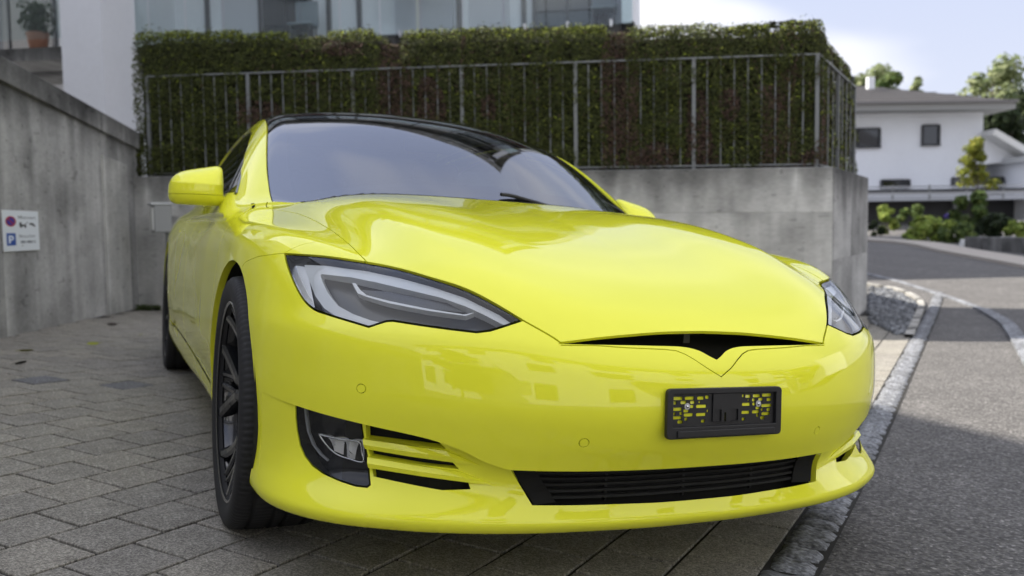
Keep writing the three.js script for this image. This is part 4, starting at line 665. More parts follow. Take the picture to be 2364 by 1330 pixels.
// shallow pocket round the fog lamp and the vents: top edge height over angle, depth over angle
const pockEdge = pchip([0, 15.5, 17.5, 19.5, 22, 26, 30, 34, 40].map((d) => d * D2R), [.335, .337, .352, .378, .398, .412, .424, .434, .45]);
const pockDeep = pchip([0, 10, 14.5, 17, 22, 27, 31, 34.5, 38].map((d) => d * D2R), [.02, .02, .028, .034, .036, .032, .018, .003, 0]);
function planD(x, y, z, pock) {
  if (z > ZC) {
    const a = Math.atan2(x, z - ZC), r = Math.hypot(x, z - ZC);
    let R = planR(a) - inset(a, y);
    if (pock && a < .68) R -= pockDeep(a) * sstep(.215, .315, y);
    return r - R;
  }
  return x - (planR(Math.PI / 2) - inset(Math.PI / 2, y)) - sideW(z) * (y > .3 ? 1 : sstep(.1, .3, y));
}
const creaseX = tab1(pchip([-.7, -.5, -.3, 0, .2, .35, .5, .65, .8], [.735, .665, .635, .618, .606, .575, .53, .47, .40]), -.7, .8, 100, 4);
const topOf = (x, z) => {                                   // a soft crease runs from the screen corner down the bonnet
  if (z < -1) return topY(x, -1);
  let y = topY(x, z);
  if (z < .75 && z > -.68) { const s = x - creaseX(z), q = Math.sqrt(s * s + .00006); y += .007 * Math.exp(-q / (s > 0 ? .05 : .12)) * sstep(.72, .35, z) * sstep(-.68, -.55, z); }
  return y;
};
function lowerBody(x, y, z, pock) {
  x = Math.abs(x);
  let d = planD(x, y, z, pock);
  if (d > .25) return d;
  const t = (y - topOf(x, z)) * .9;
  d = smax(d, t, .05);
  d = smax(d, sillY(z) - y, z > .5 ? .015 : mix(.03, .015, sstep(.3, .5, z)));
  return smax(d, -4.03 - z + .12 * (y - .7) * (y - .7), .25);
}
// greenhouse: screen and roof over plan, side glass leaning in
const gTop = tab1(pchip([-4.2, -3.9, -3.5, -3.1, -2.6, -2.2, -1.8, -1.5, -1.2, -.9, -.6, -.38, -.2], [.88, 1.0, 1.16, 1.28, 1.375, 1.412, 1.425, 1.412, 1.355, 1.235, 1.09, .982, .893]), -4.2, -.2, 300, 8);
const gDrop = tab1(pchip([-4, -2, -1.6, -1.3, -1, -.7, -.4], [.05, .07, .08, .105, .135, .145, .15]), -4, -.4, 100, 5);
const gSide = tab1(pchip([-4.2, -3.6, -3, -2.4, -1.8, -1.2, -.6, -.2], [.62, .76, .84, .872, .885, .888, .885, .88]), -4.2, -.2, 100, 5);
function greenhouse(x, y, z) {
  x = Math.abs(x);
  const yy = gTop(clamp(z, -4.2, -.2)) - gDrop(clamp(z, -4, -.4)) * Math.pow(x / .72, 2.3);
  const t = (y - yy) * .88, s = (x - (gSide(clamp(z, -4.2, -.2)) - .50 * (y - .93) - .12 * Math.max(0, y - .93) * (y - .93))) * .88;
  let d = smax(t, s, .07);
  d = smax(d, z + .3, .02);
  d = Math.max(d, .88 - y);
  return d;
}
const bodyF = (x, y, z) => { const a = lowerBody(x, y, z), b = greenhouse(x, y, z), k = .035 * sstep(.66, .76, Math.abs(x)); return k > .001 ? smin(a, b, k) : Math.min(a, b); };
const pocketF = (x, y, z) => lowerBody(x, y, z, true);
const chart = (x, y, z) => [Math.atan2(Math.abs(x), z - ZC) * 1.55, y];   // (u, y) chart of the nose
// ---------- the car: panels cut from the solid ----------
const car = group('car');
const D = (d) => d * D2R;
const headPoly = smoothLine([[1.004, .768], [.982, .745], [.958, .72], [.928, .690], [.898, .665], [.864, .648], [.83, .641], [.801, .636], [.76, .629], [.726, .6225]], false, 3)
  .concat([[.724, .6225], [.690, .6365], [.676, .6385]], smoothLine([[.674, .6385], [.59, .632], [.505, .6265]], false, 3), [[.477, .6315], [.409, .656]], smoothLine([[.410, .657], [.456, .683], [.529, .7155], [.604, .735], [.687, .7515], [.770, .7618], [.881, .7705], [1.002, .7705]], false, 3));
const inNose = (f) => (x, y, z) => (z < .1 ? 1 : f(Math.atan2(Math.abs(x), z - ZC) * 1.55, y));
const headD = inNose(polySDF(headPoly));
const fogPoly = [[.894, .434], [.893, .40], [.889, .37], [.88, .337], [.866, .315], [.845, .298], [.815, .286], [.778, .277], [.738, .2705], [.712, .2705], [.706, .276], [.712, .30], [.717, .328], [.727, .37], [.735, .425]];
const fogD = inNose(polySDF(fogPoly));
const slotPolys = [[[.727, .45], [.60, .43], [.586, .395], [.568, .383], [.553, .368], [.722, .374]], [[.718, .352], [.539, .339], [.525, .324], [.712, .333]], [[.708, .312], [.506, .298], [.500, .283], [.558, .2785], [.702, .293]]];
const slotDs = slotPolys.map((p) => inNose(polySDF(p)));
const grillePoly = [[-.1, .36], [.40, .36], [.43, .343], [.401, .296], [.376, .2545], [.30, .2535], [.2, .2525], [.1, .2505], [-.1, .2495]];
const grilleD = inNose(polySDF(grillePoly));
const slotTop = pchip([0, .089, .191, .261, .335, .6], [.6405, .6385, .6315, .6245, .6145, .58]), slotBot = pchip([0, .012, .036, .06, .086, .15, .2, .335, .4], [.583, .589, .602, .608, .6105, .6115, .612, .6120, .60]);
const uOf = (x, z) => Math.atan2(Math.abs(x), z - ZC) * 1.55;
const hoodEdge = smoothLine([[.752, -.645], [.772, -.60], [.785, -.53], [.782, -.43], [.765, -.34], [.745, -.22], [.737, -.10], [.731, .1], [.728, .2], [.722, .36], [.709, .503], [.678, .528], [.646, .560], [.590, .637], [.532, .700], [.475, .768], [.435, .811], [.37, .868], [.34, .91], [.3, 1.1]], false, 4);
const hoodPoly = [[-.2, -.362], [0, -.362], [.2, -.365], [.4, -.385], [.55, -.432], [.66, -.515], [.73, -.61]].concat(hoodEdge, [[-.2, 1.1]]);
const hoodSD = polySDF(hoodPoly);
const hoodD = (x, y, z) => { const a = hoodSD(Math.abs(x), z); if (z < .7) return y < .55 ? 1 : a; return Math.max(a, (slotTop(uOf(x, z)) - y)); };
const slotD = (x, y, z) => { if (z < .8 || y > .66 || y < .55) return 1; const u = uOf(x, z); if (u > .345) return 1; return Math.max(slotBot(u) - y, y - slotTop(u)); };
const archD = (x, y, z) => (Math.abs(x) < .55 ? 1 : Math.min(Math.hypot(y - .352, (z - .0)) - .386, Math.hypot(y - .352, z + 2.96) - .392));
const bumpSD = polySDF([[.352, .7705], [.304, .764], [.231, .756], [.149, .739], [.112, .714], [.098, .68], [.09, .60], [.09, -.2], [1.5, -.2], [1.5, .95], [.40, .95], [.365, .80]]);
const bumperD = (x, y, z) => bumpSD(z, y);
const seamLine = smoothLine([[-.70, .965], [-.66, .93], [-.56, .90], [-.45, .865], [-.40, .82], [-.378, .76], [-.366, .69], [-.37, .6], [-.40, .5], [-.43, .35], [-.44, .1]], false, 4);
const doorD = ((f) => (x, y, z) => f(z, y))(polySDF(seamLine.concat([[-1.60, .1], [-1.60, .965]])));
const rdoorD = ((f) => (x, y, z) => f(z, y))(polySDF([[-1.60, .1], [-1.60, .97], [-2.72, .97], [-2.66, .8], [-2.56, .68], [-2.50, .5], [-2.50, .1]]));
const sillD = (x, y, z) => Math.max(y - (.325 + .0 * z), z + .40, -2.56 - z, .6 - Math.abs(x));
const pockD = (x, y, z) => { if (z < .1) return 1; const a = Math.atan2(Math.abs(x), z - ZC); return Math.max(y - pockEdge(a), (a - D(37.2)) * 1.5); };
const screenEdge = tab1(pchip([-3.9, -3.4, -3, -2.4, -2, -1.5, -1.29, -1.07, -.81, -.65, -.5, -.36], [.40, .53, .59, .625, .638, .655, .678, .711, .745, .757, .76, .76]), -3.9, -.36, 200, 4);
const topGlassD = (x, y, z) => Math.max(Math.abs(x) - screenEdge(clamp(z, -3.9, -.36)), 1.0 - y - 10 * sstep(-.9, -.7, z) , -3.7 - z, y < .9 ? 1 : -1);
const headerZ = (x) => -1.37 - .10 * x * x;
const screenD = (x, y, z) => headerZ(x) - z;
const winSD = polySDF([[-.80, .962], [-1.0, 1.075], [-1.2, 1.165], [-1.45, 1.25], [-1.75, 1.298], [-2.1, 1.305], [-2.5, 1.27], [-2.9, 1.19], [-3.25, 1.08], [-3.3, 1.02], [-3.1, .985], [-2.4, .965], [-1.6, .957]]);
const windowD = (x, y, z) => (Math.abs(x) < .55 ? 1 : winSD(z, y));
const pillarD = (x, y, z) => Math.abs(z + 1.66) - .06;

const H = .0135;
const whole = surface(bodyF, implicitMesh(bodyF, [0, .09, -4.25], [1.1, 1.5, 1.04], H));
const low = surface(pocketF, implicitMesh(pocketF, [0, .09, .25], [1.1, .5, 1.04], .008));
const sensorsAt = [[.730, .492, .0098], [.292, .405, .0098]];
const sensorD = (x, y, z) => { if (z < .3 || y < .38 || y > .52) return 1; const u = uOf(x, z); let d = 1; for (const [a, b, r] of sensorsAt) d = Math.min(d, Math.hypot(u - a, y - b) - r); return d; };
const vLine = [[.34, .6095], [.27, .6105], [.2, .607], [.12, .6045], [.092, .602], [.072, .5945], [.055, .584], [.03, .566], [.0, .5475], [-.03, .566]];
const vD = inNose((u, y) => { if (u > .36 || y > .64 || y < .52) return 1; let d = 1; for (let i = 0; i + 1 < vLine.length; i++) { const [ax, ay] = vLine[i], bx = vLine[i + 1][0] - ax, by = vLine[i + 1][1] - ay, t = clamp(((u - ax) * bx + (y - ay) * by) / (bx * bx + by * by), 0, 1); d = Math.min(d, Math.hypot(u - ax - bx * t, y - ay - by * t)); } return d; });
const nearAny = (fs, w) => (x, y, z) => { for (const f of fs) if (Math.abs(f(x, y, z)) < w) return true; return false; };
refine(whole, nearAny([headD, hoodD, slotD, vD, sensorD, bumperD, archD, doorD], .016));
refine(whole, nearAny([headD, slotD, vD, sensorD], .009));
refine(whole, nearAny([vD, sensorD], .0045));
refine(low, nearAny([fogD, ...slotDs, grilleD, pockD], .012));
refine(low, nearAny([fogD, ...slotDs, grilleD], .006));

const isGreen = (x, y, z) => greenhouse(x, y, z) - lowerBody(x, y, z);
let green = inside(whole, isGreen), skin = outside(whole, isGreen); green.E = []; skin.E = [];
skin = outside(skin, archD);
const lens = inside(skin, headD, .004); skin = outside(skin, headD, .0006);
const hood = inside(skin, hoodD, .0022); let rest = outside(skin, hoodD, .0014);
rest = outside(rest, slotD); 
const cowlSD = polySDF([[-.2, -.37], [0, -.3635], [.2, -.3665], [.4, -.3865], [.55, -.4335], [.66, -.5165], [.735, -.615], [.735, -.80], [-.2, -.80]]);
const cowlD = (x, y, z) => (z > -.3 || z < -.9 || y < .85 ? 1 : cowlSD(Math.abs(x), z));
const cowl = inside(rest, cowlD); rest = outside(rest, cowlD);
let bumper = inside(rest, bumperD, .0009), flank = outside(rest, bumperD, .0009);
bumper = outside(bumper, pockD);
const sensor = inside(bumper, sensorD, .0008); bumper = outside(bumper, sensorD, .0006);
const trimBelow = (x, y, z) => vD(x, y, z) - .0011;
bumper = outside(bumper, trimBelow);
let pocket = inside(low, pockD); pocket.E = [];
const fogLens = inside(pocket, fogD, .003); pocket = outside(pocket, fogD, .0006);
for (const d of slotDs) pocket = outside(pocket, d);
pocket = outside(pocket, grilleD);
let doorF = inside(flank, doorD, .002), flank2 = outside(flank, doorD, .002);
let doorR = inside(flank2, rdoorD, .002), flank3 = outside(flank2, rdoorD, .002);
const sillF = inside(doorF, sillD, .004); doorF = outside(doorF, sillD, .004);
const sillR = inside(doorR, sillD, .004); doorR = outside(doorR, sillD, .004);
const fenderCut = (x, y, z) => -1.2 - z;
const fender = inside(flank3, fenderCut), quarter = outside(flank3, fenderCut); fender.E = fender.E.filter(() => true);
let topGlass = inside(green, topGlassD, .003), gRest = outside(green, topGlassD, .0005);
const screen = inside(topGlass, screenD, .002), roof = outside(topGlass, screenD, .002);
let sideWin = inside(gRest, windowD, .003), rails = outside(gRest, windowD, .0005);
rails.P = rails.P.map((v, i) => v + rails.N[i] * .008 * sstep(.985, 1.06, rails.P[i - (i % 3) + 1]));   // the pillar stands a little proud of the glass
// the two sides of every panel that crosses the middle belong together; the others come in pairs
const both = (S, depth, roll) => { const f = flange(S, depth, roll); return geoOf(f, mirrored(f)); };
const pairOf = (name, S, mat, depth = .012) => [1, -1].map((s) => { const f = depth ? flange(S, depth) : S; return mesh(name, geoOf(s > 0 ? f : mirrored(f)), mat, car); });
mesh('hood', both(hood, .009), M.paint, car);
const bumperMesh = mesh('front_bumper', both(bumper, .03), M.paint, car);
mesh('cowl_panel', both(cowl, .004), M.matte, car);
mesh('lower_bumper', both(pocket, .022), M.paint, car);
pairOf('front_fender', fender, M.paint, .02);
pairOf('rear_quarter_panel', quarter, M.paint, .02);
const doorsF = pairOf('front_door', doorF, M.paint, .02), doorsR = pairOf('rear_door', doorR, M.paint, .02);
pairOf('sill_panel', { P: sillF.P.concat(sillR.P), N: sillF.N.concat(sillR.N), I: sillF.I.concat(sillR.I.map((i) => i + sillF.P.length / 3)), E: [] }, M.paint, 0);
pairOf('roof_rail', rails, M.paint, .012);
const screenMesh = mesh('windshield', both(screen, .005), M.glass, car);
mesh('roof_glass', both(roof, .005), M.gloss, car);
pairOf('side_window', sideWin, M.sideGlass, .004);
for (const s of [1, -1]) for (const [u0, y0, r0] of sensorsAt) { const S = inside(sensor, (x, y, z) => Math.hypot(uOf(x, z) - u0, y - y0) - .02); mesh('parking_sensor', geoOf(s > 0 ? flange(S, .01) : mirrored(flange(S, .01))), M.paint, car); }
const gusset = shift(inside(whole, (x, y, z) => Math.hypot(x - .828, y - .924, z + .67) - .055), -.0035); gusset.E = []; pairOf('door_corner_gusset', gusset, M.paint, 0);
// black border printed on the inside of the screen
const frit = keep(shift(screen, -.006), (x, y, z) => { const e = screenEdge(clamp(z, -3.9, -.36)) - Math.abs(x), low2 = -.50 - .10 * Math.pow(Math.abs(x) / .7, 2) - z; const c = Math.min(e - .075, low2 + .0); return c - 0; });
frit.E = []; mesh('screen_border', both(frit, .001), M.matte, screenMesh);
// ---------- lamps ----------
const bandPoly = [[0.94, 0.756], [0.912, 0.72], [0.882, 0.684], [0.851, 0.66], [0.817, 0.647], [0.771, 0.638], [0.717, 0.632], [0.686, 0.641], [0.729, 0.645], [0.775, 0.655], [0.816, 0.669], [0.85, 0.695], [0.873, 0.722], [0.884, 0.738], [0.799, 0.737], [0.736, 0.73], [0.658, 0.717], [0.584, 0.705], [0.529, 0.69], [0.489, 0.674], [0.442, 0.651], [0.427, 0.654], [0.457, 0.675], [0.529, 0.707], [0.603, 0.726], [0.685, 0.742], [0.767, 0.754], [0.875, 0.759]];
const hookPoly = [[0.794, 0.727], [0.785, 0.727], [0.77, 0.713], [0.752, 0.702], [0.696, 0.693], [0.609, 0.682], [0.531, 0.675], [0.507, 0.681], [0.528, 0.672], [0.609, 0.678], [0.695, 0.688], [0.75, 0.698], [0.774, 0.704]];
const eyePoly = [[0.77, 0.717], [0.702, 0.718], [0.627, 0.708], [0.57, 0.701], [0.528, 0.683], [0.61, 0.686], [0.711, 0.695], [0.755, 0.705]];
const layer = (S, poly, depth, edge = .004) => { const T = shift(inside(S, inNose(polySDF(poly))), -depth); T.E = T.E.slice(0); return flange(T, edge); };
const fine = (S, polys) => { const c = { P: S.P.slice(), N: S.N.slice(), I: S.I.slice(), E: [] }; const fs = polys.map((p) => inNose(polySDF(p))); refine(c, nearAny(fs, .012)); refine(c, nearAny(fs, .006)); return c; };
const lensFine = fine(lens, [bandPoly, hookPoly, eyePoly]);
const sides = [1, -1], side = (S, s) => geoOf(s > 0 ? S : mirrored(S));
const wallOf = (S, depth) => { const f = flange(S, depth), n = S.P.length / 3; return { P: f.P, N: f.N, I: f.I.slice(S.I.length), E: [] }; };
for (const s of sides) {
  const h = group('headlight', car);
  mesh('lens', side(flange(shift(lens, -.0015), .006), s), M.clear, h);
  mesh('housing', side({ ...shift(lens, -.048), E: [] }, s), M.lampBowl, h);
  mesh('bezel', side(wallOf(lens, .05), s), M.lampDark, h);
  mesh('light_guide', side(layer(lensFine, bandPoly, .016, .02), s), M.lightGuide, h);
  mesh('inner_light_bar', side(layer(lensFine, hookPoly, .020, .015), s), M.lightGuide, h);
  mesh('projector_lens', side(layer(lensFine, eyePoly, .026, .01), s), M.lampDark, h);
  const glint = { ...shift(inside(lensFine, inNose((u, y) => Math.max(.926 - u + (y - .74) * .55, u - .985))), -.022) };
  mesh('side_reflector', side({ ...glint, E: [] }, s), M.reflector, h);
  mesh('side_marker', side(layer(lensFine, [[.965, .732], [.98, .75], [.955, .75], [.935, .728]], .03, .004), s), M.amber, h);
}
const reflPoly = [[.836, .369], [.827, .3665], [.783, .363], [.739, .36], [.734, .339], [.730, .318], [.764, .321], [.79, .327], [.814, .342]], arcPoly = [[.876, .421], [.867, .366], [.851, .338], [.832, .323], [.815, .314], [.817, .311], [.837, .321], [.859, .341], [.873, .368], [.882, .42]];
const fogFine = fine(fogLens, [reflPoly, arcPoly]);
for (const s of sides) {
  const h = group('fog_light', car);
  mesh('lens', side(flange(shift(fogLens, -.002), .006), s), M.smoke, h);
  mesh('housing', side({ ...shift(fogLens, -.042), E: [] }, s), M.lampDark, h);
  mesh('bezel', side(wallOf(fogLens, .044), s), M.matte, h);
  const rf = fine(inside(fogFine, inNose(polySDF(reflPoly))), []);
  for (let i = 0; i < rf.P.length; i += 3) { const u = uOf(rf.P[i], rf.P[i + 2]), k = .014 + .016 * Math.abs(Math.sin((u - .73) * 88)) * sstep(.0, .012, .37 - rf.P[i + 1]); for (let c = 0; c < 3; c++) rf.P[i + c] -= rf.N[i + c] * k; }
  const rg = geoOf(s > 0 ? rf : mirrored(rf)).toNonIndexed(); rg.computeVertexNormals(); mesh('reflector', rg, M.fogRefl, h);
  const rim = reflPoly.map(([u, y]) => { const a = u / 1.55, r = planR(a) - inset(a, y) - pockDeep(a) * sstep(.215, .315, y) - .012; return [s * r * Math.sin(a), y, ZC + r * Math.cos(a)]; });
  mesh('reflector_rim', tube(rim, .0022, 60, 5, true), M.chrome, h);
  mesh('light_strip', side(layer(fogFine, arcPoly, .014, .006), s), std(lin(.25, .26, .27), .3), h);
}
// ---------- vents and grille ----------
const onPocket = (s, u, y, out = 0) => { const a = u / 1.55, r = planR(a) - inset(a, y) - pockDeep(a) * sstep(.215, .315, y) + out; return [s * r * Math.sin(a), y, ZC + r * Math.cos(a)]; };
function loftStrip(rows) {                                    // rows of equal point count -> closed prism with flat shading
  const P = [], tri = (a, b, c) => P.push(...a, ...b, ...c), n = rows[0].length;
  for (let i = 0; i + 1 < rows.length; i++) for (let k = 0; k < n; k++) { const a = rows[i][k], b = rows[i + 1][k], c = rows[i + 1][(k + 1) % n], d = rows[i][(k + 1) % n]; tri(a, b, c); tri(a, c, d); }
  for (const r of [rows[0], rows[rows.length - 1]]) for (let k = 1; k + 1 < n; k++) tri(r[0], r[k], r[k + 1]);
  const g = new THREE.BufferGeometry(); g.setAttribute('position', new THREE.Float32BufferAttribute(P, 3)); g.computeVertexNormals(); return g;
}
const smoothGeo = (g) => { g.deleteAttribute('normal'); g.deleteAttribute('uv'); const q = mergeVertices(g, 1e-5); q.computeVertexNormals(); return q; };
for (const s of sides) for (const [top0, bot0, tip] of [[[[.728, .377], [.64, .373], [.553, .367], [.51, .35]], [[.722, .352], [.63, .345], [.53, .338], [.50, .3355]], [.474, .333]], [[[.717, .337], [.62, .330], [.525, .322], [.48, .306]], [[.713, .311], [.60, .304], [.502, .296], [.47, .292]], [.442, .290]]]) {
  const rows = []; for (let k = 0; k < 4; k++) { const o = [.020, .017, .012, .005][k]; const [tu, ty] = top0[k], [bu, by] = bot0[k]; rows.push([onPocket(s, tu, ty, -.02), onPocket(s, tu, ty - .002, o * .6), onPocket(s, (tu + bu) / 2, (ty + by) / 2, o), onPocket(s, bu, by + .002, o * .75), onPocket(s, bu, by, -.02)]); }
  rows.push([0, 1, 2, 3, 4].map((q) => onPocket(s, tip[0] + .001 * q, tip[1] + .0005 * (2 - q), -.001 - .002 * (q === 0 || q === 4))));
  const fin = loftStrip(rows.flatMap((r, i) => (i + 1 < rows.length ? [r, r.map((p, k) => p.map((v, c) => (v + rows[i + 1][k][c]) / 2))] : [r])));
  mesh('vent_fin', fin, M.paint, car);
}
for (const s of sides) { const R = []; for (let k = 0; k <= 14; k++) { const u = mix(.78, .44, k / 14); R.push([onPocket(s, u, .44, -.05), onPocket(s, u, .26, -.05), onPocket(s, u, .26, -.054), onPocket(s, u, .44, -.054)]); } mesh('vent_backing', loftStrip(R), M.matte, car); }
const gril = group('lower_grille', car);
const bar = (y, h, out, u1, dep = .014) => { const R = []; for (let k = 0; k <= 28; k++) { const u = mix(-u1, u1, k / 28), s = u < 0 ? -1 : 1, a = Math.abs(u); R.push([onPocket(s, a, y + h, -out), onPocket(s, a, y, -out), onPocket(s, a, y, -out - dep), onPocket(s, a, y + h, -out - dep)]); } return loftStrip(R); };
for (let k = 0; k < 6; k++) mesh('grille_slat', bar(.2575 + k * .0135, .0052, .035, .37), M.matte, gril);
mesh('grille_backing', bar(.22, .15, .075, .46, .004), M.gap, gril);
for (const u of [-.2, 0, .2]) { const s = u < 0 ? -1 : 1, p = onPocket(s, Math.abs(u), .29, -.05); mesh('grille_rib', box(.006, .09, .012).translate(...p), M.black, gril); }
for (const s of sides) { const R = []; for (let k = 0; k <= 8; k++) { const y = mix(.252, .345, k / 8), u = mix(.375, .432, (y - .2545) / (.343 - .2545)) - .004; R.push([onPocket(s, u, y, -.012), onPocket(s, u - .05, y, -.03), onPocket(s, u - .05, y, -.033), onPocket(s, u, y, -.018)]); } mesh('grille_end_cap', loftStrip(R), M.gap, gril); }
// latch behind the slot in the nose
mesh('hood_latch', merge(box(.07, .012, .02, 0, .640, .80), box(.018, .03, .012, 0, .622, .80)), std(lin(.03, .03, .03), .5), car);
// ---------- inner shell: keeps the engine bay and the wheel wells dark ----------
const shellF = (x, y, z) => { let d = lowerBody(x, y, z) + .09; d = Math.max(d, .40 - (Math.abs(x) > .52 ? Math.min(Math.hypot(y - .352, z), Math.hypot(y - .352, z + 2.96)) : 9)); return Math.max(d, -Math.max(Math.abs(x) - .77, .40 - y, z + .80, -3.7 - z)); };
{ const m = surface(shellF, implicitMesh(shellF, [-1.05, .1, -4.2], [1.05, 1.1, 1.0], .035, 3)); mesh('inner_shell', geoOf(m), M.matte, car); }
const liner = (x0, x1, z) => { const P = []; const g = new THREE.CylinderGeometry(.398, .398, x1 - x0, 40, 1, true, -Math.PI * .64, Math.PI * 1.28).rotateZ(Math.PI / 2); g.rotateX(-Math.PI / 2 + Math.PI); g.translate((x0 + x1) / 2, .352, z); return g; };
for (const s of sides) for (const z of [0, -2.96]) { const g = new THREE.CylinderGeometry(.395, .395, .40, 48, 1, true).rotateZ(Math.PI / 2).translate(s * .735, .352, z); const idx = g.index.array, p = g.attributes.position, keepI = []; for (let t = 0; t < idx.length; t += 3) if ((p.getY(idx[t]) + p.getY(idx[t + 1]) + p.getY(idx[t + 2])) / 3 > .24) keepI.push(idx[t], idx[t + 1], idx[t + 2]); g.setIndex(keepI); mesh('wheel_arch_liner', g, M.matte, car); }
// ---------- number plate holder ----------
{
  const h = group('license_plate_holder', car), W = .312, Hh = .106;
  const rr = (w, hh, r, cx = 0, cy = 0, S = new THREE.Shape()) => { const x = cx - w / 2, y = cy - hh / 2; S.moveTo(x + r, y).lineTo(x + w - r, y).quadraticCurveTo(x + w, y, x + w, y + r).lineTo(x + w, y + hh - r).quadraticCurveTo(x + w, y + hh, x + w - r, y + hh).lineTo(x + r, y + hh).quadraticCurveTo(x, y + hh, x, y + hh - r).lineTo(x, y + r).quadraticCurveTo(x, y, x + r, y); return S; };
  const loc = (x, y) => { const t = (x - 240) / 1915, v = (y - (240 - 65 * t)) / (750 - 45 * t); return [(t - .5) * W, (.5 - v) * Hh]; };
  const plate = rr(W - .008, Hh - .006, .006);
  for (const [x, y, l, hz = 50] of [[412, 375, 190], [615, 368, 155], [798, 365, 115], [905, 350, 62, 50], [363, 445, 90], [520, 435, 100], [665, 430, 75], [780, 425, 30, 40], [655, 495, 65], [812, 490, 170], [408, 540, 180], [565, 562, 90], [360, 610, 70], [480, 603, 45], [605, 625, 155], [810, 617, 165], [412, 672, 170], [568, 690, 55], [472, 735, 90], [846, 718, 65], [918, 560, 25, 40],
    [1605, 328, 95], [1757, 318, 135], [1938, 305, 170], [1520, 322, 40], [1705, 382, 55], [1830, 372, 85], [1980, 372, 90], [1615, 385, 25, 34], [1575, 452, 145], [1712, 445, 55], [1938, 465, 185], [1780, 503, 75], [1858, 530, 40], [1976, 525, 70], [1570, 575, 145], [1748, 565, 130], [1927, 590, 160], [1782, 620, 45], [1872, 655, 80], [1535, 680, 60], [1200, 650, 30, 150]]) {
    const [cx, cy] = loc(x, y), w = Math.max(l, 24) / 1915 * W, hh = hz / 735 * Hh; plate.holes.push(rr(w, hh, Math.min(w, hh) * .48, cx, cy, new THREE.Path()));
  }
  const ex = (S, d, b = 0) => new THREE.ExtrudeGeometry(S, { depth: d, bevelEnabled: b > 0, bevelSize: b, bevelThickness: b, bevelSegments: 2, curveSegments: 6 });
  mesh('back_plate', ex(plate, .002), M.black, h).position.z = .002;
  const ring = rr(W, Hh, .010); ring.holes.push(rr(W - .024, .075, .004, 0, .0065, new THREE.Path()));
  mesh('frame', ex(ring, .0075, .002), M.black, h).position.z = .003;
  mesh('bottom_bar', rbox(W - .044, .015, .006, .002, .002, -.0445, .0135), M.black, h);
  const [b0x, b0y] = loc(1235, 500);
  const mid = rr(.079, .070, .002, b0x, b0y + .004); for (const [x, y, w, hh] of [[1070, 625, 22, 190], [1355, 610, 25, 190]]) { const [cx, cy] = loc(x, y); mid.holes.push(rr(.022, .026, .002, cx, cy, new THREE.Path())); } { const [cx, cy] = loc(1200, 650); mid.holes.push(rr(.005, .022, .002, cx, cy, new THREE.Path())); }
  mesh('centre_block', ex(mid, .004), M.black, h).position.z = .004;
  for (const [x, y] of [[580, 495], [1790, 437]]) { const [cx, cy] = loc(x, y); const sc = group('screw', h); sc.position.set(cx, cy, .004); mesh('washer', new THREE.CylinderGeometry(.0075, .0075, .0015, 20).rotateX(Math.PI / 2), M.satin, sc); mesh('screw_head', new THREE.SphereGeometry(.0042, 14, 8, 0, Math.PI * 2, 0, Math.PI / 2).rotateX(Math.PI / 2), M.chrome, sc); }
  h.position.set(.002, .4705, .9545); h.rotation.x = -.06;
}
// ---------- door mirrors ----------
{
  const mf = (x, y, z) => {
    x += .012; z += .19;
    const yT = 1.067 - (x - .915) * .24 - 3.0 * Math.max(0, x - 1.0) * (x - 1.0) * .6, q = (x - .99);
    let d = smax(y - yT, .910 + .10 * Math.max(0, .96 - x) - y, .038); d = smax(d, x - 1.087 + .5 * Math.max(0, y - .96) * (y - .94) * 3, .038); d = smax(d, .893 - x, .03);
    d = smax(d, z + .715 + 2.2 * Math.max(0, q) * q + .8 * Math.max(0, y - .99) * 1.0, .06); d = smax(d, -.845 - z, .02);
    const ax = .95, ay = .928, az = -.785, bx = -.13, by = .006, bz = .012, t = clamp(((x - ax) * bx + (y - ay) * by + (z - az) * bz) / (bx * bx + by * by + bz * bz), 0, 1);
    const c = Math.hypot(x - ax - bx * t, (y - ay - by * t) * 1.3, (z - az - bz * t) * .75) - .0165;
    return smin(d, c, .02);
  };
  const S = surface(mf, implicitMesh(mf, [.74, .86, -1.09], [1.12, 1.09, -.84], .007)); refine(S, (x, y, z) => Math.abs(y - .9485) < .007);
  const seam = (x, y, z) => y - (.9485 + (x - .99) * -.03);
  const up = outside(S, seam, .0009), dn = inside(S, seam, .0009);
  for (const s of sides) { const m = group('side_mirror', car); mesh('mirror_cap', side(flange(up, .006), s), M.paint, m); mesh('mirror_base', side(flange(dn, .006), s), M.paint, m); mesh('mirror_glass', rbox(.12, .07, .004, .001, s * .972, .986, -1.034), M.chrome, m); }
}
// ---------- window trim, wipers, cabin ----------
const onSide = (z, y, out = .004) => { let x = .95; for (let k = 0; k < 60; k++) { const f = bodyF(x, y, z); if (Math.abs(f) < 1e-5) break; x -= f; } return x + out; };
for (const s of sides) {
  const ln = smoothLine([[-.79, .957], [-1.0, 1.078], [-1.2, 1.168], [-1.45, 1.253], [-1.75, 1.301], [-2.1, 1.308], [-2.5, 1.273], [-2.9, 1.193], [-3.25, 1.083]], false, 3).map(([z, y]) => [s * onSide(z, y, .003), y, z]);
  mesh('window_trim', tube(ln, .0045, 60, 5), M.trim, car);
  const bt = [[-.79, .956], [-1.2, .953], [-1.6, .951], [-2.4, .960], [-3.1, .98], [-3.3, 1.015]].map(([z, y]) => [s * onSide(z, y, .003), y, z]);
  mesh('belt_trim', tube(bt, .0045, 50, 5), M.trim, car);
  mesh('pillar_cover', box(.05, .36, .12).rotateZ(s * .50).translate(s * .735, 1.13, -1.66), M.black, car);
  for (const [d, z] of [[doorsF, -1.38], [doorsR, -2.38]]) mesh('door_handle', rbox(.012, .028, .19, .005, s * (onSide(z, .80, -.0085)), .80, z), M.paint, d[s > 0 ? 0 : 1]);
}
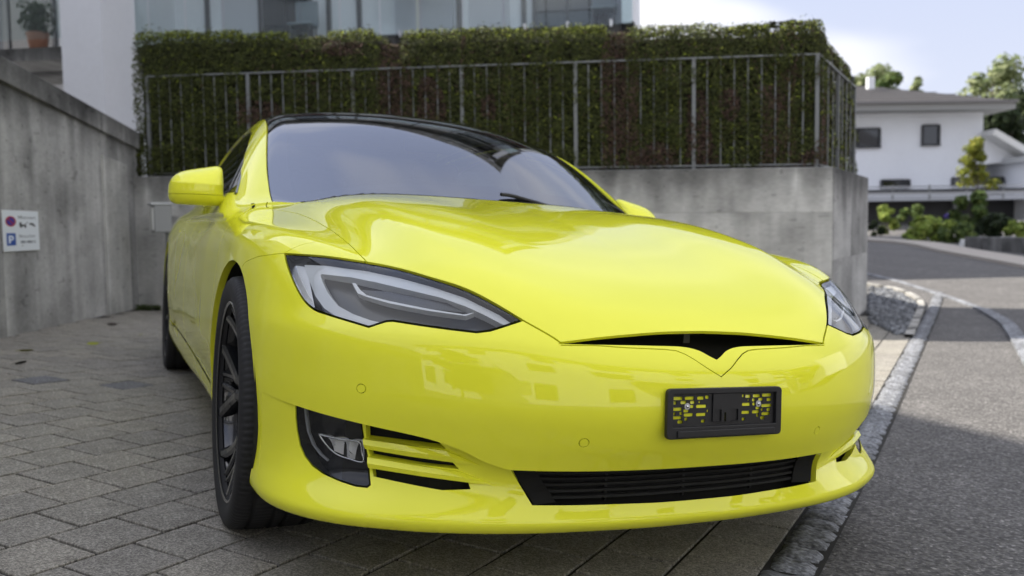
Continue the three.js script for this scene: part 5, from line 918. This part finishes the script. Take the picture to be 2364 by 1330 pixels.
{ const pts = [[.02, .0, -.392], [.06, 0, -.40], [.14, 0, -.398], [.3, 0, -.398]].map(([x, , z], i) => [x, gTop(z) - gDrop(-.4) * Math.pow(Math.abs(x) / .72, 2.3) + [.016, .012, .002, -.012][i], z]); mesh('wiper', tube(pts, .007, 24, 6), M.black, car); }
{
  const c = group('cabin', car);
  mesh('dashboard', rbox(1.42, .16, .55, .06, 0, .83, -1.02), M.seat, c);
  for (const s of sides) { const st = [rbox(.5, .16, .5, .06, s * .38, .55, -1.75), rbox(.48, .62, .16, .07, 0, 0, 0).rotateX(-.3).translate(s * .38, .86, -2.05), rbox(.26, .17, .10, .04, s * .38, 1.18, -2.15)]; mesh('seat', merge(st), M.seat, c); }
  mesh('rear_bench', merge(rbox(1.3, .16, .5, .06, 0, .56, -2.65), rbox(1.3, .55, .16, .06, 0, 0, 0).rotateX(-.35).translate(0, .85, -2.98)), M.seat, c);
  const w = new THREE.TorusGeometry(.18, .016, 8, 32).rotateX(-.45).translate(.38, .90, -1.36); mesh('steering_wheel', merge(w, rbox(.16, .06, .04, .015, .38, .9, -1.36)), M.black, c);
  mesh('rear_view_mirror', rbox(.22, .06, .03, .012, 0, 1.24, -1.17), M.black, c);
}
// ---------- wheels ----------
const tyreR = .352, tyreW = .245, rimR = .270;
const tyreGeo = (() => {
  const prof = [[-.098, .262], [-.108, .272], [-.1175, .288], [-.1225, .308], [-.1215, .326], [-.116, .338], [-.108, .3455], [-.094, .3492], [-.078, .3506], [-.0775, .344], [-.0665, .344], [-.066, .351], [-.04, .352], [-.022, .352], [-.0215, .344], [-.0105, .344], [-.010, .352], [.010, .352], [.0105, .344], [.0215, .344], [.022, .352], [.04, .352], [.066, .351], [.0665, .344], [.0775, .344], [.078, .3506], [.094, .3492], [.108, .3455], [.116, .338], [.1215, .326], [.1225, .308], [.1175, .288], [.108, .272], [.098, .262]];
  const N = 504, P = [], I = [], n = prof.length;
  for (let i = 0; i < N; i++) for (const [w, r0] of prof) {
    let r = r0; const ph = i % 4, sh = Math.abs(w);
    if (r0 > .337 && sh > .079 && sh < .118 && ph < 1) r -= .0026 * (sh > .114 ? .5 : 1);
    else if (sh < .066 && r0 > .35 && (i + (w > 0 ? 2 : 0)) % 4 < 1) r -= .002;
    const a = i / N * Math.PI * 2; P.push(w, r * Math.cos(a), r * Math.sin(a));
  }
  for (let i = 0; i < N; i++) for (let k = 0; k + 1 < n; k++) { const a = i * n + k, b = ((i + 1) % N) * n + k; I.push(a, a + 1, b, b, a + 1, b + 1); }
  const g = new THREE.BufferGeometry(); g.setAttribute('position', new THREE.Float32BufferAttribute(P, 3)); g.setIndex(I); g.computeVertexNormals(); return g;
})();
const latheX = (pts, seg = 96) => new THREE.LatheGeometry(pts.map(([w, r]) => new THREE.Vector2(r, w)), seg).rotateZ(-Math.PI / 2);   // axis along x, w outwards
const barrelGeo = latheX([[.112, .270], [.1155, .2745], [.1145, .279], [.110, .280], [.103, .277], [.095, .268], [.07, .2595], [-.02, .254], [-.10, .262]]);
const hubGeo = latheX([[.062, .0001], [.062, .026], [.059, .032], [.058, .055], [.052, .075], [.03, .085], [.0, .088]], 48);
const capGeo = latheX([[.068, .0001], [.0675, .024], [.062, .029]], 40);
// a spoke: a tapered bar with a raised ridge, from the hub (radius r0, angle a0) to the rim (r1, a1)
function spokeGeo(r0, a0, w0, h0, r1, a1, w1, h1, x0, x1) {
  const rows = [];
  for (let k = 0; k <= 6; k++) {
    const t = k / 6, r = mix(r0, r1, t), a = mix(a0, a1, t), w = mix(w0, w1, t), hh = mix(h0, h1, t), x = mix(x0, x1, t * t * .6 + t * .4);
    const cy = r * Math.cos(a), cz = r * Math.sin(a), ty = -Math.sin(a), tz = Math.cos(a);
    const q = (o, dx) => [x + dx, cy + ty * o, cz + tz * o];
    rows.push([q(-w, -hh), q(-w, -.006), q(-w * .45, 0), q(w * .45, 0), q(w, -.006), q(w, -hh)]);
  }
  return loftStrip(rows);
}
const wheelProto = group('wheel');
mesh('tyre', tyreGeo, M.rubber, wheelProto);
mesh('rim', barrelGeo, M.rim, wheelProto);
mesh('hub', hubGeo, M.rim, wheelProto);
mesh('hub_cap', capGeo, M.gloss, wheelProto);
for (let k = 0; k < 5; k++) {
  const b = (k * 72 + 14) * D2R;
  for (const s of [-1, 1]) {
    const a = spokeGeo(.05, b + s * .22, .022, .045, .15, b + s * .15, .017, .04, .054, .076), c = spokeGeo(.15, b + s * .15, .017, .04, .270, b + s * .38, .019, .034, .076, .108), e = spokeGeo(.158, b + s * .14, .011, .03, .268, b + s * .06, .010, .022, .072, .103);
    mesh('spoke', merge(a, c, e), M.rim, wheelProto);
  }
  mesh('wheel_nut', new THREE.CylinderGeometry(.0085, .0085, .012, 6).rotateZ(Math.PI / 2).translate(.06, .045 * Math.cos(b + .6), .045 * Math.sin(b + .6)), M.satin, wheelProto);
}
mesh('brake_disc', merge(latheX([[-.012, .07], [-.012, .18], [-.04, .18], [-.04, .07]], 48)), std(lin(.18, .18, .18), .35, { metalness: 1 }), wheelProto);
mesh('brake_caliper', rbox(.09, .10, .17, .02, -.02, 0, 0).rotateX(.2).translate(0, .03, -.155), std(lin(.05, .05, .055), .4), wheelProto);
{
  const font = await new (await import('three/addons/loaders/FontLoader.js')).FontLoader().loadAsync('fonts/droid/droid_sans_bold.typeface.json');
  const { TextGeometry } = await import('three/addons/geometries/TextGeometry.js');
  const word = (txt, a0, h, r, gap) => { const out = []; [...txt].forEach((ch, i) => { const g = new TextGeometry(ch, { font, size: h, depth: .0012, curveSegments: 3, bevelEnabled: false }); g.translate(0, r - .002, 0); g.rotateY(Math.PI / 2); const a = a0 + i * gap; g.rotateX(a); g.translate(.1212, 0, 0); out.push(g); }); return out; };
  mesh('sidewall_lettering', merge(word('Hankook', -1.75, .020, .300, -.072).map((g) => g), word('Hankook', 1.39, .020, .300, -.072)), std(lin(.03, .03, .031), .6), wheelProto);
}
for (const [x, z, s] of [[-.838, 0, -1], [.838, 0, 1], [-.85, -2.955, -1], [.85, -2.955, 1]]) {
  const w = wheelProto.clone(); car.add(w); w.position.set(x, .3445, z); w.rotation.y = s < 0 ? Math.PI : 0;
}
// the tyres stand on the ground with a flat contact patch
for (const w of car.children.filter((c) => c.name === 'wheel')) { const t = w.children[0]; t.geometry = tyreFlat(); }
function tyreFlat() { const g = tyreGeo.clone(), p = g.attributes.position; for (let i = 0; i < p.count; i++) if (p.getY(i) < -.3425) { const e = -.3425 - p.getY(i); p.setY(i, -.3425 - e * .05); p.setX(i, p.getX(i) * (1 + e * 1.2)); } g.computeVertexNormals(); tyreFlat = () => g; return g; }
top(car, 'glossy yellow electric sedan with black wheels parked nose out on the drive', 'car');
renderer.render(scene, camera);
